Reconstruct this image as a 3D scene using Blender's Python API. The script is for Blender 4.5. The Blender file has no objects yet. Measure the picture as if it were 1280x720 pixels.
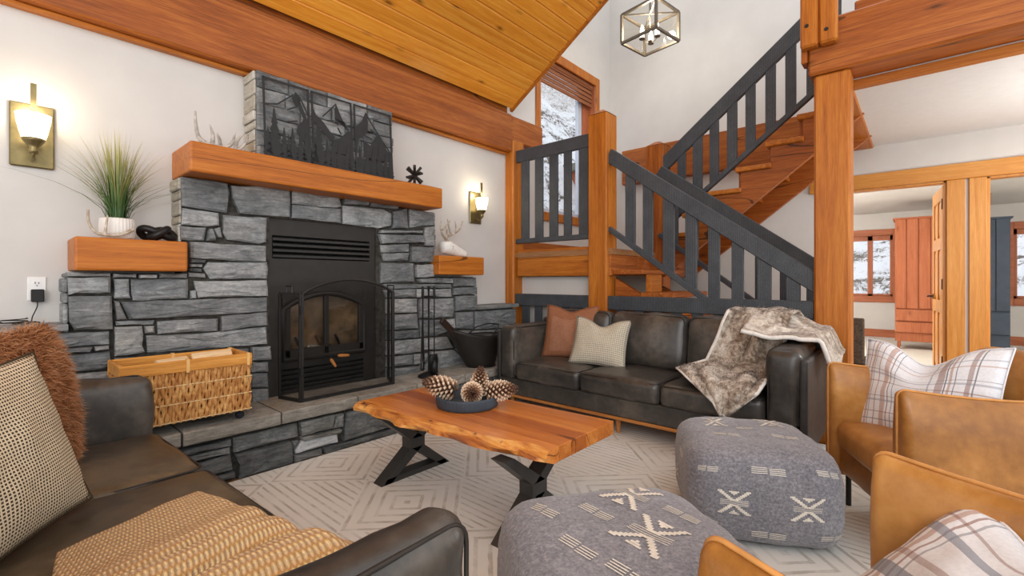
import bpy, math, random
from mathutils import Vector, Matrix, Euler, noise
random.seed(7)
R = math.radians
SC = bpy.context.scene
COL = SC.collection

# ------------------------------------------------------------------ camera
cam_d = bpy.data.cameras.new('camera')
cam = bpy.data.objects.new('camera', cam_d)
COL.objects.link(cam)
cam.location = (0, 0, 1.22)
cam.rotation_euler = (R(90), 0, R(41.3255 - 90))
cam_d.sensor_width = 36
cam_d.lens = 580 / 1280 * 36
cam_d.shift_y = -10 / 1280
cam_d.clip_start = 0.05
SC.camera = cam

# ------------------------------------------------------------------ sky
world = bpy.data.worlds.new('sky')
SC.world = world
world.use_nodes = True
wb = world.node_tree.nodes['Background']
wb.inputs[0].default_value = (0.97, 0.98, 1.0, 1)
wb.inputs[1].default_value = 1.0

# ------------------------------------------------------------------ lights: area light added for unseen windows behind the camera, fills beyond
def area_light(name, loc, rot, sx, sy, power, col=(1, 1, 1)):
    d = bpy.data.lights.new(name, 'AREA')
    d.shape = 'RECTANGLE'; d.size = sx; d.size_y = sy; d.energy = power; d.color = col
    o = bpy.data.objects.new(name, d); COL.objects.link(o)
    o.location = loc; o.rotation_euler = rot
    return o
def point_light(name, loc, power, col, radius=0.03):
    d = bpy.data.lights.new(name, 'POINT')
    d.energy = power; d.color = col; d.shadow_soft_size = radius
    o = bpy.data.objects.new(name, d); COL.objects.link(o); o.location = loc
    return o
area_light('daylight_fill', (-2.6, -2.4, 2.6), (R(80), 0, R(-48)), 4.0, 3.0, 110, (1.0, 0.98, 0.95))
point_light('bedroom_fill', (8.6, 2.3, 2.1), 140, (1.0, 0.97, 0.92), 0.15)  # added unseen fill for the door leaf and wardrobe, no fixture is built
point_light('second_bedroom_fill', (8.0, -3.5, 2.2), 120, (1.0, 0.97, 0.92), 0.15)  # added unseen fill brightening the right-hand bedroom
point_light('hall_fill', (5.2, -1.5, 1.7), 60, (1.0, 0.96, 0.9), 0.25)  # added fill to brighten the hall and its ceiling, apart from the ceiling lamp

SC.view_settings.view_transform = 'Standard'
SC.view_settings.look = 'None'
SC.view_settings.exposure = 0.60
SC.view_settings.gamma = 1
SC.view_settings.use_curve_mapping = False
SC.cycles.max_bounces = 8
SC.cycles.diffuse_bounces = 5
SC.cycles.use_denoising = True

# ------------------------------------------------------------------ helpers: objects
ROOT = {}
def props(o, label=None, cat=None, group=None, kind=None):
    if label: o['label'] = label
    if cat: o['category'] = cat
    if group: o['group'] = group
    if kind: o['kind'] = kind
    return o
def thing(name, label, cat, loc=(0, 0, 0), rotz=0, group=None):
    o = bpy.data.objects.new(name, None)
    COL.objects.link(o); o.empty_display_size = 0.1
    o.location = loc; o.rotation_euler = (0, 0, rotz)
    ROOT[o.name] = Vector(loc) if rotz == 0 else None
    return props(o, label, cat, group)
def root_off(p):
    while p is not None:
        if p.name in ROOT: return ROOT[p.name]
        p = p.parent
    return None

class MB:
    """collects shapes; build() links them as ONE mesh object"""
    def __init__(s): s.v = []; s.f = []; s.uv = []
    def add(s, verts, faces, M=None, uvs=None):
        b = len(s.v)
        for i, p in enumerate(verts):
            p = Vector(p)
            s.v.append(M @ p if M is not None else p)
            s.uv.append(uvs[i] if uvs else (0, 0))
        s.f += [tuple(b + i for i in f) for f in faces]
        return s
    def box(s, x0, x1, y0, y1, z0, z1, M=None):
        v = [(x0, y0, z0), (x1, y0, z0), (x1, y1, z0), (x0, y1, z0), (x0, y0, z1), (x1, y0, z1), (x1, y1, z1), (x0, y1, z1)]
        return s.add(v, [(0, 3, 2, 1), (4, 5, 6, 7), (0, 1, 5, 4), (1, 2, 6, 5), (2, 3, 7, 6), (3, 0, 4, 7)], M)
    def bar(s, p, q, w, h, up=(0, 0, 1), M=None):
        """square bar from p to q; w along side, h along up"""
        p = Vector(p); q = Vector(q); d = (q - p).normalized()
        up = Vector(up); side = d.cross(up)
        if side.length < 1e-4: side = d.cross(Vector((1, 0, 0)))
        side.normalize(); u = side.cross(d).normalized()
        a = side * w / 2; b = u * h / 2
        v = [p - a - b, p + a - b, p + a + b, p - a + b, q - a - b, q + a - b, q + a + b, q - a + b]
        return s.add(v, [(0, 1, 2, 3), (7, 6, 5, 4), (0, 4, 5, 1), (1, 5, 6, 2), (2, 6, 7, 3), (3, 7, 4, 0)], M)
    def tube(s, path, r, n=8, closed=False, M=None, caps=True, flat=1.0):
        P = [Vector(p) for p in path]; m = len(P)
        rr = r if isinstance(r, (list, tuple)) else [r] * m
        verts = []; prev = None
        for i in range(m):
            if closed: t = P[(i + 1) % m] - P[i - 1]
            else: t = P[min(i + 1, m - 1)] - P[max(i - 1, 0)]
            t.normalize()
            if prev is None:
                a = t.cross(Vector((0, 0, 1)))
                if a.length < 1e-3: a = t.cross(Vector((1, 0, 0)))
            else:
                a = prev - t * prev.dot(t)
                if a.length < 1e-4: a = t.cross(Vector((0, 0, 1)))
            a.normalize(); prev = a; b = t.cross(a)
            for k in range(n):
                th = 2 * math.pi * k / n
                verts.append(P[i] + (a * math.cos(th) + b * math.sin(th) * flat) * rr[i])
        faces = []
        for i in range(m if closed else m - 1):
            j = (i + 1) % m
            for k in range(n):
                l = (k + 1) % n
                faces.append((i * n + k, i * n + l, j * n + l, j * n + k))
        if not closed and caps:
            faces.append(tuple(range(n - 1, -1, -1))); faces.append(tuple((m - 1) * n + k for k in range(n)))
        return s.add(verts, faces, M)
    def lathe(s, prof, n=24, M=None, loc=(0, 0, 0), flute=0, nf=0):
        L = Vector(loc); verts = []; m = len(prof)
        for i, (r, z) in enumerate(prof):
            for k in range(n):
                th = 2 * math.pi * k / n
                q = r * (1 + (flute * math.cos(nf * th) if nf else 0))
                verts.append(L + Vector((q * math.cos(th), q * math.sin(th), z)))
        faces = []
        for i in range(m - 1):
            for k in range(n):
                l = (k + 1) % n
                faces.append((i * n + k, i * n + l, (i + 1) * n + l, (i + 1) * n + k))
        if prof[0][0] > 1e-5: faces.append(tuple(range(n - 1, -1, -1)))
        if prof[-1][0] > 1e-5: faces.append(tuple((m - 1) * n + k for k in range(n)))
        return s.add(verts, faces, M)
    def prism(s, poly, fn, d0, d1, M=None):
        n = len(poly)
        v = [fn(a, b, d0) for a, b in poly] + [fn(a, b, d1) for a, b in poly]
        f = [tuple(range(n)), tuple(range(2 * n - 1, n - 1, -1))]
        for i in range(n):
            j = (i + 1) % n
            f.append((i, n + i, n + j, j))
        return s.add(v, f, M)
    def grid(s, fn, nu, nv, M=None, two=0.0, uvfn=None):
        """fn(u, v) with u, v in 0..1; two > 0 gives the sheet that thickness"""
        pts = [[Vector(fn(i / nu, j / nv)) for j in range(nv + 1)] for i in range(nu + 1)]
        flat = [p for row in pts for p in row]
        uv = [(i / nu, j / nv) for i in range(nu + 1) for j in range(nv + 1)]
        W = nv + 1
        F = [(i * W + j, (i + 1) * W + j, (i + 1) * W + j + 1, i * W + j + 1) for i in range(nu) for j in range(nv)]
        if not two:
            return s.add(flat, F, M, uv)
        nr = []
        for i in range(nu + 1):
            for j in range(nv + 1):
                a = pts[min(i + 1, nu)][j] - pts[max(i - 1, 0)][j]
                b = pts[i][min(j + 1, nv)] - pts[i][max(j - 1, 0)]
                c = a.cross(b); c = c.normalized() if c.length > 1e-9 else Vector((0, 0, 1))
                nr.append(c)
        back = [p - q * two for p, q in zip(flat, nr)]
        N = len(flat)
        F2 = [tuple(N + k for k in reversed(f)) for f in F]
        edge = [(i * W) for i in range(nu + 1)]
        rim = [i * W for i in range(nu + 1)] + [nu * W + j for j in range(1, nv + 1)] + [i * W + nv for i in range(nu - 1, -1, -1)] + [j for j in range(nv - 1, 0, -1)]
        F3 = []
        for k in range(len(rim)):
            a, b = rim[k], rim[(k + 1) % len(rim)]
            F3.append((b, a, N + a, N + b))
        return s.add(flat + back, F + F2 + F3, M, uv + uv)
    def rbox(s, c, size, r, seg=0.05, fn=None, M=None):
        """soft box: rounded edges, gridded so that fn(p, n) can shape it"""
        h = [q / 2 for q in size]; c = Vector(c)
        r = min(r, min(h) * 0.999)
        ax = []
        for a in h:
            inner = a - r
            k = max(1, int(round(2 * inner / seg)))
            ax.append([-a, -inner - r * 0.62, -inner - r * 0.28] + [-inner + 2 * inner * i / k for i in range(k + 1)] + [inner + r * 0.28, inner + r * 0.62, a])
        idx = {}; verts = []; faces = []; uvs = []
        def vert(q):
            key = tuple(round(t, 5) for t in q)
            if key in idx: return idx[key]
            inn = Vector([max(-(h[i] - r), min(h[i] - r, q[i])) for i in range(3)])
            d = Vector(q) - inn
            nrm = d.normalized() if d.length > 1e-9 else Vector((0, 0, 1))
            p = inn + nrm * r
            if fn: p = Vector(fn(p, nrm))
            idx[key] = len(verts); verts.append(p + c); uvs.append((q[0] / size[0] + 0.5, q[1] / size[1] + 0.5))
            return idx[key]
        for d in range(3):
            a, b = (d + 1) % 3, (d + 2) % 3
            for sg in (-1, 1):
                for i in range(len(ax[a]) - 1):
                    for j in range(len(ax[b]) - 1):
                        ids = []
                        for (ii, jj) in ((i, j), (i + 1, j), (i + 1, j + 1), (i, j + 1)):
                            q = [0, 0, 0]; q[d] = sg * h[d]; q[a] = ax[a][ii]; q[b] = ax[b][jj]
                            ids.append(vert(q))
                        faces.append(tuple(ids if sg > 0 else reversed(ids)))
        return s.add(verts, faces, M, uvs)
    def build(s, name, mat=None, parent=None, smooth=False, bevel=0, world=True, kind=None, label=None, bseg=1):
        me = bpy.data.meshes.new(name)
        off = root_off(parent) if (parent is not None and world) else None
        vs = [tuple(p - off) for p in s.v] if off is not None else [tuple(p) for p in s.v]
        me.from_pydata(vs, [], s.f)
        uvl = me.uv_layers.new(name='UVMap')
        lv = [0] * len(me.loops); me.loops.foreach_get('vertex_index', lv)
        buf = []
        for k in lv: buf += s.uv[k]
        uvl.data.foreach_set('uv', buf)
        if smooth: me.polygons.foreach_set('use_smooth', [True] * len(me.polygons))
        if mat: me.materials.append(mat)
        me.update()
        o = bpy.data.objects.new(name, me); COL.objects.link(o)
        if parent is not None: o.parent = parent
        if bevel:
            m = o.modifiers.new('edge', 'BEVEL'); m.width = bevel; m.segments = bseg; m.limit_method = 'ANGLE'; m.angle_limit = R(40)
        if kind: o['kind'] = kind
        if label: o['label'] = label
        return o
def nz(p, s=1.0, seed=0.0):
    return noise.noise(Vector((p[0] * s + seed, p[1] * s - seed * 0.7, p[2] * s + seed * 1.3)))
def lerp(a, b, t): return a + (b - a) * t
def sstep(a, b, x):
    t = max(0, min(1, (x - a) / (b - a))); return t * t * (3 - 2 * t)
def copy_tree(o, parent=None):
    c = o.copy(); COL.objects.link(c)
    if parent is not None: c.parent = parent
    for ch in list(o.children): copy_tree(ch, c)
    return c

# ------------------------------------------------------------------ helpers: materials
def lin(c):
    out = []
    for k in c:
        k = k / 255
        out.append(k / 12.92 if k <= 0.04045 else ((k + 0.055) / 1.055) ** 2.4)
    return (*out, 1)
class NM:
    def __init__(s, name):
        s.m = bpy.data.materials.new(name); s.m.use_nodes = True
        s.t = s.m.node_tree; s.n = s.t.nodes; s.n.clear()
        s.out = s.n.new('ShaderNodeOutputMaterial'); s.b = s.n.new('ShaderNodeBsdfPrincipled')
        s.t.links.new(s.b.outputs[0], s.out.inputs[0])
    def put(s, sock, val):
        if hasattr(val, 'is_linked') or isinstance(val, bpy.types.NodeSocket): s.t.links.new(val, sock)
        else: sock.default_value = val
    def node(s, kind, **kw):
        n = s.n.new('ShaderNode' + kind)
        for k, v in kw.items(): setattr(n, k, v)
        return n
    def coord(s, which='Object', scale=(1, 1, 1), rot=(0, 0, 0), rnd=0.0):
        c = s.node('TexCoord').outputs[which]
        if rnd:
            oi = s.node('ObjectInfo'); mul = s.node('VectorMath', operation='MULTIPLY_ADD')
            comb = s.node('CombineXYZ')
            for i in range(3): s.t.links.new(oi.outputs['Random'], comb.inputs[i])
            s.t.links.new(comb.outputs[0], mul.inputs[0]); mul.inputs[1].default_value = (rnd, rnd * 1.7, rnd * 2.3)
            s.t.links.new(c, mul.inputs[2]); c = mul.outputs[0]
        mp = s.node('Mapping'); mp.inputs['Scale'].default_value = scale; mp.inputs['Rotation'].default_value = rot
        s.t.links.new(c, mp.inputs[0]); return mp.outputs[0]
    def noise(s, vec, scale, detail=4, rough=0.55, dist=0.0):
        n = s.node('TexNoise'); s.put(n.inputs['Vector'], vec)
        n.inputs['Scale'].default_value = scale; n.inputs['Detail'].default_value = detail
        n.inputs['Roughness'].default_value = rough; n.inputs['Distortion'].default_value = dist
        return n.outputs[0]
    def vor(s, vec, scale, feature='F1', out='Distance'):
        n = s.node('TexVoronoi', feature=feature); s.put(n.inputs['Vector'], vec); n.inputs['Scale'].default_value = scale
        return n.outputs[out]
    def wave(s, vec, scale, dist=2, detail=2, dscale=1, axis='X', prof='SIN'):
        n = s.node('TexWave', bands_direction=axis, wave_profile=prof); s.put(n.inputs['Vector'], vec)
        n.inputs['Scale'].default_value = scale; n.inputs['Distortion'].default_value = dist
        n.inputs['Detail'].default_value = detail; n.inputs['Detail Scale'].default_value = dscale
        return n.outputs['Fac']
    def ramp(s, fac, stops, const=False):
        n = s.node('ValToRGB'); s.put(n.inputs[0], fac)
        e = n.color_ramp.elements
        while len(e) > 1: e.remove(e[-1])
        e[0].position = stops[0][0]; e[0].color = stops[0][1]
        for p, c in stops[1:]:
            q = e.new(p); q.color = c
        if const: n.color_ramp.interpolation = 'CONSTANT'
        return n.outputs[0]
    def mix(s, fac, a, b, blend='MIX'):
        n = s.node('Mix', data_type='RGBA', blend_type=blend)
        s.put(n.inputs[0], fac); s.put(n.inputs[6], a); s.put(n.inputs[7], b)
        return n.outputs[2]
    def math(s, op, a, b=0.0, c=0.0, clamp=False):
        n = s.node('Math', operation=op, use_clamp=clamp)
        s.put(n.inputs[0], a); s.put(n.inputs[1], b); s.put(n.inputs[2], c)
        return n.outputs[0]
    def sep(s, vec):
        n = s.node('SeparateXYZ'); s.put(n.inputs[0], vec); return n.outputs
    def bump(s, h, strength=0.3, dist=0.01):
        n = s.node('Bump'); n.inputs['Strength'].default_value = strength; n.inputs['Distance'].default_value = dist
        s.put(n.inputs['Height'], h); s.t.links.new(n.outputs[0], s.b.inputs['Normal'])
    def set(s, **kw):
        names = dict(col='Base Color', rough='Roughness', metal='Metallic', spec='Specular IOR Level', sheen='Sheen Weight', coat='Coat Weight', ecol='Emission Color', estr='Emission Strength', alpha='Alpha', trans='Transmission Weight', sss='Subsurface Weight')
        for k, v in kw.items(): s.put(s.b.inputs[names[k]], v)
        return s.m

def wood(name, dark, mid, light, axis='X', rough=0.45, grain=1.0, knots=0.5, coat=0.0, crack=False, plankvar=0.0, spec=0.35):
    m = NM(name)
    st = {'X': (0.45, 11, 11), 'Y': (11, 0.45, 11), 'Z': (11, 11, 0.45)}[axis]
    v = m.coord(scale=tuple(k * grain for k in st), rnd=13.0)
    a = m.noise(v, 1.6, 6, 0.62, 1.2)
    fine = m.coord(scale=tuple(k * grain * 6 for k in st), rnd=7.0)
    b = m.noise(fine, 3.0, 3, 0.6, 0.3)
    f = m.math('ADD', m.math('MULTIPLY', a, 0.62), m.math('MULTIPLY', b, 0.38))
    col = m.ramp(f, [(0.34, lin(dark)), (0.5, lin(mid)), (0.66, lin(light))])
    if knots:
        ks = {'X': (1.3, 3.6, 3.6), 'Y': (3.6, 1.3, 3.6), 'Z': (3.6, 3.6, 1.3)}[axis]
        kv = m.coord(scale=ks, rnd=5.0)
        d = m.vor(kv, 1.5)
        kf = m.ramp(d, [(0.0, (1, 1, 1, 1)), (0.05, (0.9, 0.9, 0.9, 1)), (0.075, (0.45, 0.45, 0.45, 1)), (0.15, (0, 0, 0, 1))])
        col = m.mix(m.math('MULTIPLY', kf, knots), col, lin(tuple(k * 0.55 for k in dark)))
    if crack:
        cs = {'X': (0.25, 3.1, 3.1), 'Y': (3.1, 0.25, 3.1), 'Z': (3.1, 3.1, 0.25)}[axis]
        w = m.noise(m.coord(scale=cs, rnd=3.0), 1.1, 1, 0.4)
        line = m.math('LESS_THAN', m.math('ABSOLUTE', m.math('SUBTRACT', w, 0.52)), 0.003)
        col = m.mix(m.math('MULTIPLY', line, 0.7), col, lin(tuple(k * 0.25 for k in dark)))
    if plankvar:
        oi = m.node('ObjectInfo').outputs['Random']
        hs = m.node('HueSaturation'); m.put(hs.inputs['Color'], col)
        m.put(hs.inputs['Value'], m.math('MULTIPLY_ADD', oi, plankvar, 1 - plankvar / 2)); col = hs.outputs[0]
    m.bump(f, 0.12, 0.006)
    return m.set(col=col, rough=rough, coat=coat, spec=spec)

def paint(name, c, rough=0.6, var=0.06, bump=0.06, scale=18, spec=0.3, metal=0.0):
    m = NM(name); v = m.coord()
    f = m.noise(v, scale, 4)
    lo = tuple(k * (1 - var) for k in c); hi = tuple(min(255, k * (1 + var)) for k in c)
    m.bump(f, bump, 0.01)
    return m.set(col=m.ramp(f, [(0.3, lin(lo)), (0.7, lin(hi))]), rough=rough, spec=spec, metal=metal)

def leather(name, dark, mid, light, rough=0.42, spec=0.5, patina=1.6):
    m = NM(name); v = m.coord(rnd=4.0)
    f = m.noise(v, patina, 5, 0.6, 0.5)
    g = m.noise(v, 22, 4, 0.6)
    k = m.math('ADD', m.math('MULTIPLY', f, 0.75), m.math('MULTIPLY', g, 0.25))
    col = m.ramp(k, [(0.36, lin(dark)), (0.5, lin(mid)), (0.66, lin(light))])
    cre = m.vor(v, 190, 'DISTANCE_TO_EDGE')
    wr = m.noise(v, 9, 5, 0.6, 1.0)
    h = m.math('ADD', m.math('MULTIPLY', cre, 0.25), m.math('MULTIPLY', wr, 0.9))
    m.bump(h, 0.22, 0.008)
    return m.set(col=col, rough=m.math('MULTIPLY_ADD', g, 0.25, rough - 0.12), spec=spec)

def glass(name, tint=(1, 1, 1, 1), gloss=0.08):
    m = NM(name); m.n.remove(m.b)
    t = m.node('BsdfTransparent'); t.inputs[0].default_value = tint
    g = m.node('BsdfGlossy'); g.inputs['Roughness'].default_value = 0.03
    x = m.node('MixShader'); x.inputs[0].default_value = gloss
    m.t.links.new(t.outputs[0], x.inputs[1]); m.t.links.new(g.outputs[0], x.inputs[2]); m.t.links.new(x.outputs[0], m.out.inputs[0])
    return m.m
def glow(name, c, strength, base=(255, 250, 240)):
    m = NM(name); return m.set(col=lin(base), ecol=lin(c), estr=strength, rough=0.4)

# fir timbers, pine boards, paint
FIR = {a: wood('fir_timber_' + a.lower(), (116, 58, 18), (154, 83, 28), (182, 110, 46), a, crack=True, knots=0.8) for a in 'XYZ'}
FIRG = {a: wood('fir_golden_' + a.lower(), (140, 74, 18), (176, 102, 30), (198, 128, 48), a, knots=0.6) for a in 'XYZ'}
MANTEL = wood('mantel_fir', (144, 76, 20), (178, 102, 30), (198, 124, 44), 'X', knots=0.35, crack=True)
PINE = wood('pine_boards', (202, 122, 36), (220, 146, 48), (232, 168, 72), 'X', rough=0.32, knots=0.95, plankvar=0.26, coat=0.2)
CASING = {a: wood('pine_casing_' + a.lower(), (178, 112, 40), (198, 134, 58), (212, 154, 80), a, rough=0.35, knots=0.15) for a in 'XYZ'}
RED = {a: wood('red_cedar_' + a.lower(), (150, 82, 50), (172, 100, 66), (186, 116, 80), a, knots=0.5) for a in 'XYZ'}
def charcoal_mat():
    m = NM('charcoal_stain'); v = m.coord(scale=(1, 1, 1), rnd=5)
    f = m.noise(v, 6, 5, 0.65); w = m.wave(m.coord(rot=(0, 0, 0.5)), 60, 3, 3, 2)
    h = m.math('ADD', m.math('MULTIPLY', f, 0.5), m.math('MULTIPLY', w, 0.5))
    m.bump(h, 0.25, 0.004)
    return m.set(col=m.ramp(h, [(0.25, lin((46, 50, 55))), (0.6, lin((66, 71, 77))), (0.85, lin((90, 95, 100)))]), rough=0.5, spec=0.4)
CHARCOAL = charcoal_mat()
def wall_mat():
    m = NM('wall_paint'); v = m.coord(); f = m.noise(v, 2.2, 5, 0.6); g = m.noise(v, 60, 3)
    m.bump(g, 0.05, 0.004)
    return m.set(col=m.ramp(f, [(0.3, lin((202, 199, 195))), (0.7, lin((210, 207, 203)))]), rough=0.75, spec=0.2)
WALL = wall_mat()
WHITE = paint('white_paint', (236, 236, 234), 0.5, 0.01, 0.02)
BLACK_STEEL = paint('black_steel', (34, 33, 32), 0.42, 0.15, 0.05, 30, 0.5, 0.3)
IRON = paint('wrought_iron', (30, 30, 31), 0.5, 0.2, 0.1, 40, 0.5, 0.4)
def stone_mat(name, c0, c1, c2, warm, wf=0.3):
    m = NM(name); v = m.coord(rnd=17.0); lay = m.coord(scale=(1.2, 1.2, 7), rnd=9.0)
    a = m.noise(v, 3.2, 6, 0.65, 0.6); b = m.noise(lay, 5.5, 6, 0.7, 0.8); c = m.noise(v, 38, 4, 0.7)
    f = m.math('ADD', m.math('ADD', m.math('MULTIPLY', a, 0.4), m.math('MULTIPLY', b, 0.4)), m.math('MULTIPLY', c, 0.2))
    oi = m.node('ObjectInfo').outputs['Random']
    f2 = m.math('ADD', f, m.math('MULTIPLY', m.math('SUBTRACT', oi, 0.5), 0.16))
    col = m.ramp(f2, [(0.33, lin(c0)), (0.5, lin(c1)), (0.66, lin(c2))])
    st = m.ramp(m.noise(v, 1.7, 4, 0.6), [(0.55, (0, 0, 0, 1)), (0.72, (1, 1, 1, 1))])
    col = m.mix(m.math('MULTIPLY', st, wf), col, lin(warm))
    h = m.math('ADD', m.math('MULTIPLY', b, 1.0), m.math('MULTIPLY', c, 0.35))
    m.bump(h, 0.75, 0.03)
    return m.set(col=col, rough=0.8, spec=0.25)
STONE = stone_mat('slate_stone', (82, 85, 88), (132, 135, 136), (186, 188, 188), (150, 143, 130))
STONE_DK = stone_mat('hearth_face_stone', (62, 65, 66), (106, 109, 109), (158, 160, 157), (126, 118, 102))
SLAB = stone_mat('hearth_slab_stone', (116, 112, 104), (154, 150, 141), (188, 186, 178), (150, 132, 106), 0.5)
PALE = stone_mat('pale_limestone', (150, 144, 130), (190, 186, 174), (222, 220, 212), (176, 150, 96), 0.6)
MORTAR = paint('dark_mortar', (62, 60, 56), 0.9, 0.3, 0.3, 30, 0.1)

# ================================================================== THE SETTING
def struct(name, mb, mat, label=None, **kw):
    return mb.build(name, mat, kind='structure', label=label, **kw)
YW = 3.72      # fireplace wall
XB = 6.60      # stair back wall and bedroom door wall
FLOORM = wood('floor_boards', (120, 84, 52), (150, 108, 70), (172, 130, 90), 'Y', 0.4)
struct('floor', MB().box(-3.2, XB, -4.2, YW + 0.2, -0.12, 0.0), FLOORM, 'wood floor under the rug')
# fireplace wall with the tall stair window in it
w = MB()
w.box(-3.2, 4.78, YW, YW + 0.18, 0, 5.9)
w.box(4.78, 6.15, YW, YW + 0.18, 0, 2.10)
w.box(4.78, 6.15, YW, YW + 0.18, 4.20, 5.9)
w.box(6.15, XB + 0.15, YW, YW + 0.18, 0, 5.9)
struct('wall_left', w, WALL, 'off-white wall behind the stone fireplace and the stairs')
# back wall: stairwell on the left, two bedroom doorways on the right
D1 = (-0.206, 0.66); D2 = (-1.36, -0.50); DH = 2.25
w = MB()
w.box(XB, XB + 0.12, D1[1], YW, 0, 5.9)
w.box(XB, XB + 0.12, D2[1], D1[0], 0, 5.9)
w.box(XB, XB + 0.12, -4.2, D2[0], 0, 5.9)
for d in (D1, D2): w.box(XB, XB + 0.12, d[0], d[1], DH, 5.9)
struct('wall_back', w, WALL, 'off-white wall with the stairwell and two bedroom doorways')
struct('wall_right', MB().box(4.4, XB, -4.32, -4.2, 0, 2.7), WALL)
# carpet beyond the sofas
CARP = paint('bedroom_carpet', (214, 208, 198), 0.95, 0.04, 0.3, 90, 0.1)
struct('floor_bedroom', MB().box(XB, 12.5, -4.2, 3.0, -0.12, 0.0), CARP, 'pale carpet seen through the bedroom doorway')
# far bedroom wall with two windows
w = MB(); XF = 12.4
WA = (0.42, 1.5); WB = (-2.3, -1.28); WZ = (0.88, 2.15)
w.box(XF, XF + 0.15, -4.2, WB[0], 0, 2.65); w.box(XF, XF + 0.15, WB[1], WA[0], 0, 2.65); w.box(XF, XF + 0.15, WA[1], 3.0, 0, 2.65)
for a in (WA, WB):
    w.box(XF, XF + 0.15, a[0], a[1], 0, WZ[0]); w.box(XF, XF + 0.15, a[0], a[1], WZ[1], 2.65)
struct('wall_bedroom', w, WALL, 'white far wall of the bedrooms')
struct('wall_bedroom_side', MB().box(XB + 0.12, XF, 3.0, 3.12, 0, 2.65).box(XB + 0.12, XF, -4.32, -4.2, 0, 2.65), WALL)
# partition between both bedrooms
struct('wall_partition', MB().box(XB + 0.12, XF, -0.372, -0.345, 0, 2.65), WALL, 'white partition between the two bedrooms')
struct('ceiling_bedroom', MB().box(XB + 0.12, XF + 0.15, -4.2, 3.0, 2.62, 2.72), WALL)
CEILW = paint('ceiling_white', (222, 224, 226), 0.8, 0.01, 0.03, 20, 0.15)
struct('ceiling_hall', MB().box(4.38, XB, -4.2, 0.40, 2.72, 3.14), CEILW, 'white flat ceiling under the gallery')
struct('baseboard_bedroom', MB().box(XF - 0.02, XF, -4.2, 3.0, 0.03, 0.19), RED['Y'], 'red-brown baseboard of the bedroom')

# bedroom windows
def bedroom_window(name, a, label):
    f = MB(); t = 0.13
    f.box(XF - 0.03, XF + 0.05, a[0] - t, a[0], WZ[0] - t, WZ[1] + t); f.box(XF - 0.03, XF + 0.05, a[1], a[1] + t, WZ[0] - t, WZ[1] + t)
    f.box(XF - 0.03, XF + 0.05, a[0], a[1], WZ[0] - t, WZ[0]); f.box(XF - 0.03, XF + 0.05, a[0], a[1], WZ[1], WZ[1] + t)
    o = struct(name, f, RED['Y'], label, bevel=0.006)
    s = MB(); m = (a[0] + a[1]) / 2 - 0.2
    s.box(XF + 0.02, XF + 0.07, a[0], a[0] + 0.05, WZ[0], WZ[1]); s.box(XF + 0.02, XF + 0.07, a[1] - 0.05, a[1], WZ[0], WZ[1])
    s.box(XF + 0.02, XF + 0.07, a[0] + 0.33, a[0] + 0.42, WZ[0], WZ[1]); s.box(XF + 0.02, XF + 0.07, a[0], a[1], WZ[0], WZ[0] + 0.05); s.box(XF + 0.02, XF + 0.07, a[0], a[1], WZ[1] - 0.1, WZ[1])
    s.build('window_frame', RED['Z'], o, bevel=0.004)
    MB().box(XF + 0.08, XF + 0.086, a[0], a[1], WZ[0], WZ[1]).build('pane', GLASS, o)
    return o
GLASS = glass('window_glass', (0.97, 0.98, 1, 1), 0.06)
bedroom_window('window_2', WA, 'red-brown framed bedroom window with a snowy slope outside')
bedroom_window('window_3', WB, 'red-brown framed window in the right-hand bedroom')

# stair window
f = MB(); t = 0.10
f.box(4.68, 4.78, YW - 0.025, YW, 2.0, 4.30); f.box(6.15, 6.25, YW - 0.025, YW, 2.0, 4.30)
f.box(4.78, 6.15, YW - 0.025, YW, 4.17, 4.30); f.box(4.78, 6.15, YW - 0.025, YW, 2.0, 2.12)
win = struct('window_1', f, FIRG['Z'], 'tall golden wood framed window beside the stair landing', bevel=0.008)
s = MB()
s.box(4.78, 4.80, YW, YW + 0.18, 2.12, 4.2); s.box(6.13, 6.15, YW, YW + 0.18, 2.12, 4.2); s.box(4.78, 6.15, YW, YW + 0.18, 4.18, 4.2); s.box(4.78, 6.15, YW, YW + 0.18, 2.10, 2.12)
s.build('window_reveal', RED['Z'], win)
s = MB()
s.box(4.80, 4.85, YW + 0.12, YW + 0.17, 2.12, 4.18); s.box(5.86, 5.96, YW + 0.12, YW + 0.17, 2.12, 4.18)
s.box(4.80, 6.13, YW + 0.12, YW + 0.17, 4.13, 4.18); s.box(4.80, 6.13, YW + 0.12, YW + 0.17, 2.12, 2.2)
MB().box(5.96, 6.13, YW + .10, YW + .17, 2.12, 4.18).build('window_stile', RED['Z'], win, bevel=.004)
s.build('window_sash', paint('pale_vinyl', (196, 206, 220), 0.4, 0.02), win, bevel=0.004)
MB().box(4.8, 6.13, YW + 0.14, YW + 0.146, 2.12, 4.18).build('pane', GLASS, win)
t = thing('bamboo_blind', 'brown slatted bamboo blind rolled up at the top of the stair window', 'blind', (5.46, YW + 0.06, 3.9))
BLIND = wood('blind_bamboo', (110, 62, 36), (146, 90, 56), (170, 112, 76), 'X', 0.6, 2)
MB().box(4.81, 6.12, YW + 0.02, YW + 0.1, 4.12, 4.17).build('headrail', BLIND, t)
sl = None
for k in range(9):
    z = 4.11 - k * 0.032
    b = MB().box(4.82, 6.11, YW + 0.03 + 0.012 * (k % 2), YW + 0.05 + 0.012 * (k % 2), z - 0.013, z + 0.013)
    b.build('slat', BLIND, t, bevel=0.003)

# baseboard at the landing
struct('baseboard_landing', MB().box(4.33, 6.6, YW - 0.025, YW, 1.54, 1.70), FIR['X'], 'fir baseboard along the stair landing')

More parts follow.
